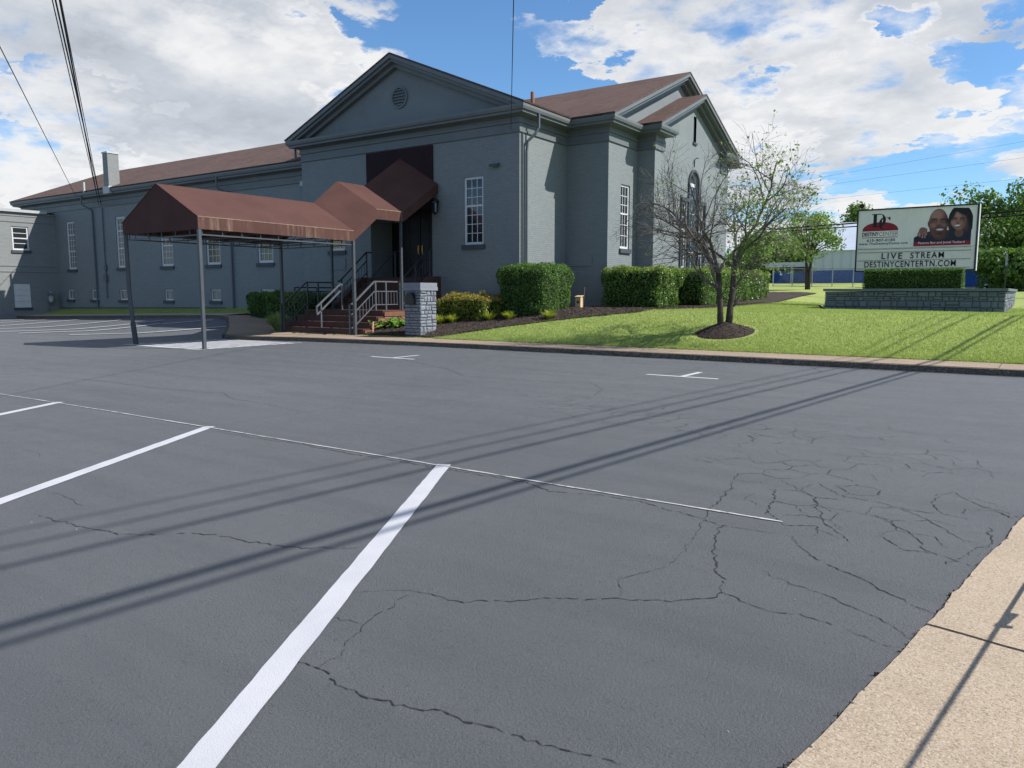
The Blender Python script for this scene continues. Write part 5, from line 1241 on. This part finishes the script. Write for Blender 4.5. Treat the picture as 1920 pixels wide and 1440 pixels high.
# far tree line closing the horizon between buildings
tb = thing('far_hedgerow', 'dark green belt of trees along the far side beyond the road', 'trees')
r_h = np.random.default_rng(31); Pq = []; 
for k in range(150):
    X = r_h.uniform(-75, 60); Y = 120+r_h.uniform(-6, 6); hh = r_h.uniform(3., 6.); m_ = 90
    Pq.append(np.stack([X+r_h.normal(0, 2., m_), Y+r_h.normal(0, 1.5, m_), 2.2+hh*r_h.uniform(0, 1, m_)**.7], 1))
Pq = np.concatenate(Pq); stuff(tb); leafcloud('foliage', Pq, np.tile([0, -.5, .5], (len(Pq), 1)), .9, 'leaf_tree', tb, .9, .7)

# far white and blue building beyond the lawn
fb = thing('blue_white_building', 'low white metal building with a blue painted base beyond the lawn', 'building')
YF = 58.; fx0, fx1 = at(1440, 520, Y=YF)[0], at(1832, 520, Y=YF)[0]; fz0 = gz(-20, YF)-.3; zm_ = at(1550, 507, Y=YF)[2]; zt_ = at(1550, 470, Y=YF)[2]; zt2 = at(1550, 441, Y=YF)[2]
MB().box(fx0+3., fx1, YF, YF+14, zm_, zt_).build('wall', 'far_white', fb); MB().box(fx0+3., fx1, YF-.03, YF+13.9, fz0, zm_).build('blue_base', 'blue_paint', fb)
MB().prism([(fx0+2.8, YF-.15, zt_), (fx0+2.8, YF+14.2, zt_), (fx0+2.8, YF+7, zt2+1.4)], (fx1-fx0-2.6, 0, 0)).build('roof', 'far_roof', fb)
MB().box(fx0, fx0+3., YF+1, YF+9, fz0, zm_).build('wall', 'blue_paint', fb); MB().box(fx0-.4, fx0+3., YF+.6, YF+9, zm_+.3, zm_+.65).build('porch_roof', 'far_white', fb)
for k in range(3): MB().box(fx0+.1+1.3*k, fx0+.18+1.3*k, YF+.8, YF+.88, fz0, zm_+.3).build('porch_post', 'far_white', fb)
pv = MB()
x = fx0+3.2
while x < fx1: pv.box(x, x+.05, YF-.06, YF-.0305, zm_+.01, zt_-.01); x += .6
pv.build('rib', 'far_white', fb)
struct(MB().poly([(-80, 50, gz(0, 50)+.06), (90, 50, gz(0, 50)+.06), (90, 56.5, gz(0, 56.5)+.06), (-80, 56.5, gz(0, 56.5)+.06)]).build('road', 'asphalt', fix=False))
# chain-link fence along the road
cf = thing('chain_link_fence', 'grey chain link fence in front of the blue and white building', 'fence')
yf = 49.; xs_ = np.linspace(at(1450, 520, Y=yf)[0], at(1640, 520, Y=yf)[0], 6)
for X in xs_: MB().tube([(X, yf, gz(X, yf)-.1), (X, yf, gz(X, yf)+1.15)], .03, 6).build('post', 'galv', cf)
lk = MB()
for dz in (.06, 1.12): lk.tube([(xs_[0], yf, gz(xs_[0], yf)+dz), (xs_[-1], yf, gz(xs_[-1], yf)+dz)], .018, 5)
lk.build('rail', 'galv', cf); lk = MB(); zz0 = gz(xs_[0], yf)
for k in range(80):
    a = xs_[0]+(xs_[-1]-xs_[0])*k/80.
    for s in (-1, 1):
        b = a+s*1.05
        if xs_[0] <= b <= xs_[-1]: lk.bar((a, yf, zz0+.07), (b, yf, zz0+1.11), .004)
stuff(lk.build('mesh', 'galv', cf))
# thin post at the right, parked white van behind
q = gp(1884, 535, 40.); rp = thing('sign_post', 'thin grey metal signpost right of the marquee sign', 'post')
ztq = at(1884, 474, Y=40.)[2]; MB().bar((q[0], 40, q[2]-.2), (q[0], 40, ztq), .06, .04).build('post', 'dark_metal', rp); MB().box(q[0]-.04, q[0]+.04, 39.96, 39.975, ztq-.55, ztq-.02).build('sign_plate', 'galv', rp)

# bird by the planter and little wooden box by the hedge
bx_ = hit(1540, 581); bd = bx_+np.array([0, 0, 0.])
bird = MB(); bird.tube([bd+wv(-.10, 0, .16), bd+wv(-.06, 0, .14), bd+wv(0, 0, .11), bd+wv(.06, 0, .07), bd+wv(.14, 0, .02)], [.012, .035, .05, .035, .008], 8); bird.tube([bd+wv(-.08, 0, .16), bd+wv(-.13, 0, .165)], [.02, .004], 6)
bird.bar(bd+wv(-.02, .01, .09), bd+wv(-.02, .01, 0), .008); bird.bar(bd+wv(0, -.01, .09), bd+wv(0, -.01, 0), .008)
tag(bird.build('bird', 'black_plastic', None, True), 'small black bird standing on the lawn at the left end of the sign wall', 'bird')
q = np.array([-12.95, 22.85, gz(-12.95, 22.85)]); bh = thing('bird_house', 'small pale wooden box with a round hole leaning by the boxwood hedge', 'box')
MB().box(q[0]-.1, q[0]+.1, q[1]-.08, q[1]+.08, q[2]-.02, q[2]+.40).build('body', 'timber', bh); MB().prism([(q[0]-.12, q[1]-.1, q[2]+.40), (q[0]+.12, q[1]-.1, q[2]+.40), (q[0]+.12, q[1]+.1, q[2]+.44), (q[0]-.12, q[1]+.1, q[2]+.44)], (0, 0, .025)).build('roof', 'timber', bh)
MB().prism([(q[0]+.05*math.cos(k*.5236), q[1]-.082, q[2]+.24+.05*math.sin(k*.5236)) for k in range(12)], (0, -.006, 0)).build('hole', 'bark', bh)
MB().bar((q[0]+.08, q[1]+.11, q[2]), (q[0]+.12, q[1]+.16, q[2]+.75), .02).build('stake', 'bark_pale', bh)
sk = hit(675, 626, 14); sk = np.array([-17.9, 18.05, gz(-17.9, 18.05)]); tag(MB().bar(sk-np.array([0, 0, .1]), sk+np.array([.01, .02, .42]), .03, .02).build('garden_stake', 'timber'), 'short wooden stake in the mulch beside the bottom stair', 'stake')

# ------------------------------------------------------------------ poles and overhead wires
def wire(label, a, b, r, sag=.0, n=14, group='overhead wires', name='overhead_wire'):
    a, b = np.array(a, float), np.array(b, float); pts = [a+(b-a)*k/n-np.array([0, 0, 4*sag*(k/n)*(1-k/n)]) for k in range(n+1)]
    return tag(MB().tube(pts, r, 6).build(name, 'wire_black', None, True), label, 'wire', group)
kx, ky = SUN[0]/SUN[2], SUN[1]/SUN[2]
# street wires, placed by their shadows on the lot: shadow line through g, direction sdir, wire at height H
g0 = np.array([-3.59, 1.35]); sdir = np.array([1.63, 14.15]); sdir /= np.linalg.norm(sdir); sn = np.array([-sdir[1], sdir[0]])
hs = []
for k, (pxl_, pyl, r, nm) in enumerate(((0, 1210, .024, 'lowest'), (0, 1178, .036, 'second lowest'), (0, 1065, .024, 'third'), (0, 1030, .017, 'fourth'), (0, 1000, .013, 'topmost'))):
    s_ = at(pxl_, pyl, Z=0.)[:2]; off = (s_-g0)@sn; H = 6.6+off*1.25
    w0 = s_+np.array([kx, ky])*H
    a = w0+sdir*(-14-(w0@sdir)); b = w0+sdir*(46-(w0@sdir)); hs.append((a, b, H))
    wire(f'{nm} of the five street cables whose shadows cross the asphalt', (*a, H), (*b, H), r, 0., 14, None, 'street_cable')
def upole(x, y, label, h_=10.5):
    o = thing('utility_pole', label, 'pole', 'street poles'); MB().tube([(x, y, -.3), (x, y, h_)], [.16, .11], 12).build('shaft', 'pole_wood', o, True)
    MB().box(x-1.1, x+1.1, y-.06, y+.06, h_-1.2, h_-1.08).build('crossarm', 'pole_wood', o)
    for k in (-1, -.5, .5, 1): MB().tube([(x+k, y, h_-1.08), (x+k, y, h_-.9)], [.05, .03], 8).build('insulator', 'coping', o)
    return o
pc_ = np.mean([a+(b-a)*((-2.0-a[1])/(b[1]-a[1])) for a, b, H in hs], axis=0); PX, PY = pc_[0]+.1, -2.0
upole(PX, PY, 'wooden utility pole just behind the camera carrying the street cables'); pb = hs[2][1]; upole(pb[0]+.1, pb[1], 'wooden utility pole up the street carrying the far end of the cables')
# service drops from the building to that pole, each in the plane the photograph shows
for (x0, y0, Y_, x1, y1, r, lab) in ((186, 385, YW-.05, 98, 0, .012, 'leftmost strand of the bundle of service wires to the wing'), (190, 384, YW-.05, 104, 0, .018, 'second strand of the bundle of service wires to the wing'), (184, 378, YW-.05, 112, 0, .02, 'thick strand of the bundle of service wires to the wing'), (188, 374, YW-.05, 114, 0, .011, 'rightmost strand of the bundle of service wires to the wing'),
                                    (141, 366, YW-.4, 0, 88, .013, 'single service wire crossing the sky at the far left to the wing eave'), (958, 243, Y0-.08, 963, 0, .010, 'single wire rising from the right corner of the entrance block')):
    a = at(x0, y0, Y=Y_); d1 = ray(x1, y1); d0 = a-np.array([0, 0, CAMH]); nrm = np.cross(d0, d1); nrm /= np.linalg.norm(nrm)
    top = np.array([PX, PY, 8.2]); end = top-nrm*((top-np.array([0, 0, CAMH]))@nrm); print('drop end', end, np.linalg.norm(end-top))
    wire(lab, a, end, r, 0., 10, 'service wires', 'service_wire')
# power lines beyond the lawn on the right
for (y0, y1, r) in ((432, 415, .035), (437, 424, .03)):
    wire('thick %s power cable running behind the bare tree to the right' % ('upper' if r > .032 else 'lower'), at(1420, y0, Y=42.), at(2000, y1-26, Y=36.), r, 0., 8, 'distant cables', 'power_cable')
for (x0, y0, x1, y1, nm) in ((1440, 350, 1960, 258, 'top'), (1440, 362, 1960, 290, 'second'), (1440, 385, 1960, 330, 'third')):
    wire(f'{nm} thin distant wire across the right-hand sky', at(x0, y0, Y=60.), at(x1, y1, Y=60.), .006, 0., 8, 'distant thin wires', 'distant_wire')
# guy wire whose shadow lies on the street sidewalk
p1, p2 = at(1690, 1440, Z=.016), at(1905, 1110, Z=.016); dv = (p2-p1)/np.linalg.norm(p2-p1)
anc = p2+dv*1.4
# height on the pole whose shadow falls on the same line
ln_n = np.array([-dv[1], dv[0]]); Hh = ((np.array([PX, PY])-p1[:2])@ln_n)/(np.array([kx, ky])@ln_n); far_s = np.array([PX-kx*Hh, PY-ky*Hh, .016]); print('guy height', Hh)
gw = thing('guy_wire', 'steel guy wire beside the street sidewalk with a small clamp', 'wire')
A3 = anc+np.array([0, 0, -.02]); B3 = np.array([PX, PY, Hh])
MB().tube([A3, B3], .0085, 6).build('strand', 'galv', gw)
sp_ = at(1868, 1170, Z=.016); f_ = np.linalg.norm(sp_-anc)/np.linalg.norm(far_s-anc); cpt = A3+(B3-A3)*f_
wd = (B3-A3)/np.linalg.norm(B3-A3); MB().bar(cpt-wd*.10+np.array([.0, .05, -.04]), cpt+wd*.04, .022).bar(cpt+wd*.02, cpt-wd*.06+np.array([.05, -.07, .02]), .03).build('clamp', 'galv', gw)
MB().tube([A3+np.array([0, 0, -.1]), A3+np.array([0, 0, .06])], .03, 8).build('anchor', 'galv', gw)

# ------------------------------------------------------------------ grass blades
def blades(n, f, h0, h1, name, lab):
    P = np.array([f() for _ in range(n)]); a = rng.uniform(0, 6.28, n); hh = rng.uniform(h0, h1, n); w = rng.uniform(.005, .011, n)
    s = np.stack([np.cos(a), np.sin(a), 0*a], 1)*w[:, None]; t_ = P+np.stack([rng.normal(0, .02, n), rng.normal(0, .02, n), hh], 1)
    V = np.stack([P-s, P+s, t_], 1).reshape(-1, 3); o = stuff(rawmesh(name, V, np.arange(n*3).reshape(n, 3), 'blade')); o['label'] = lab; o['category'] = 'grass'; return o
def fb1():
    while True:
        Y = 17.86+16*random.random()**1.7; X = random.uniform(-15.2, 1.2)
        if X < -9.2 and Y > Ym(X)-.03: continue
        if math.hypot(X-mxy[0], Y-mxy[1]) < .85: continue
        if sx0 < X < sx1 and Y > YS-.02: continue
        if X > -.02*Y+1: continue
        return (X, Y, gz(X, Y)-.005)
blades(170000, fb1, .025, .065, 'grass', 'mown green grass blades of the front lawn')
def fb2():
    X = random.uniform(-47.8, -28.5); Y = random.uniform(21.58, 22.58); return (X, Y, gz(X, Y))
blades(14000, fb2, .04, .10, 'grass', 'shaded grass strip along the foot of the church wing')
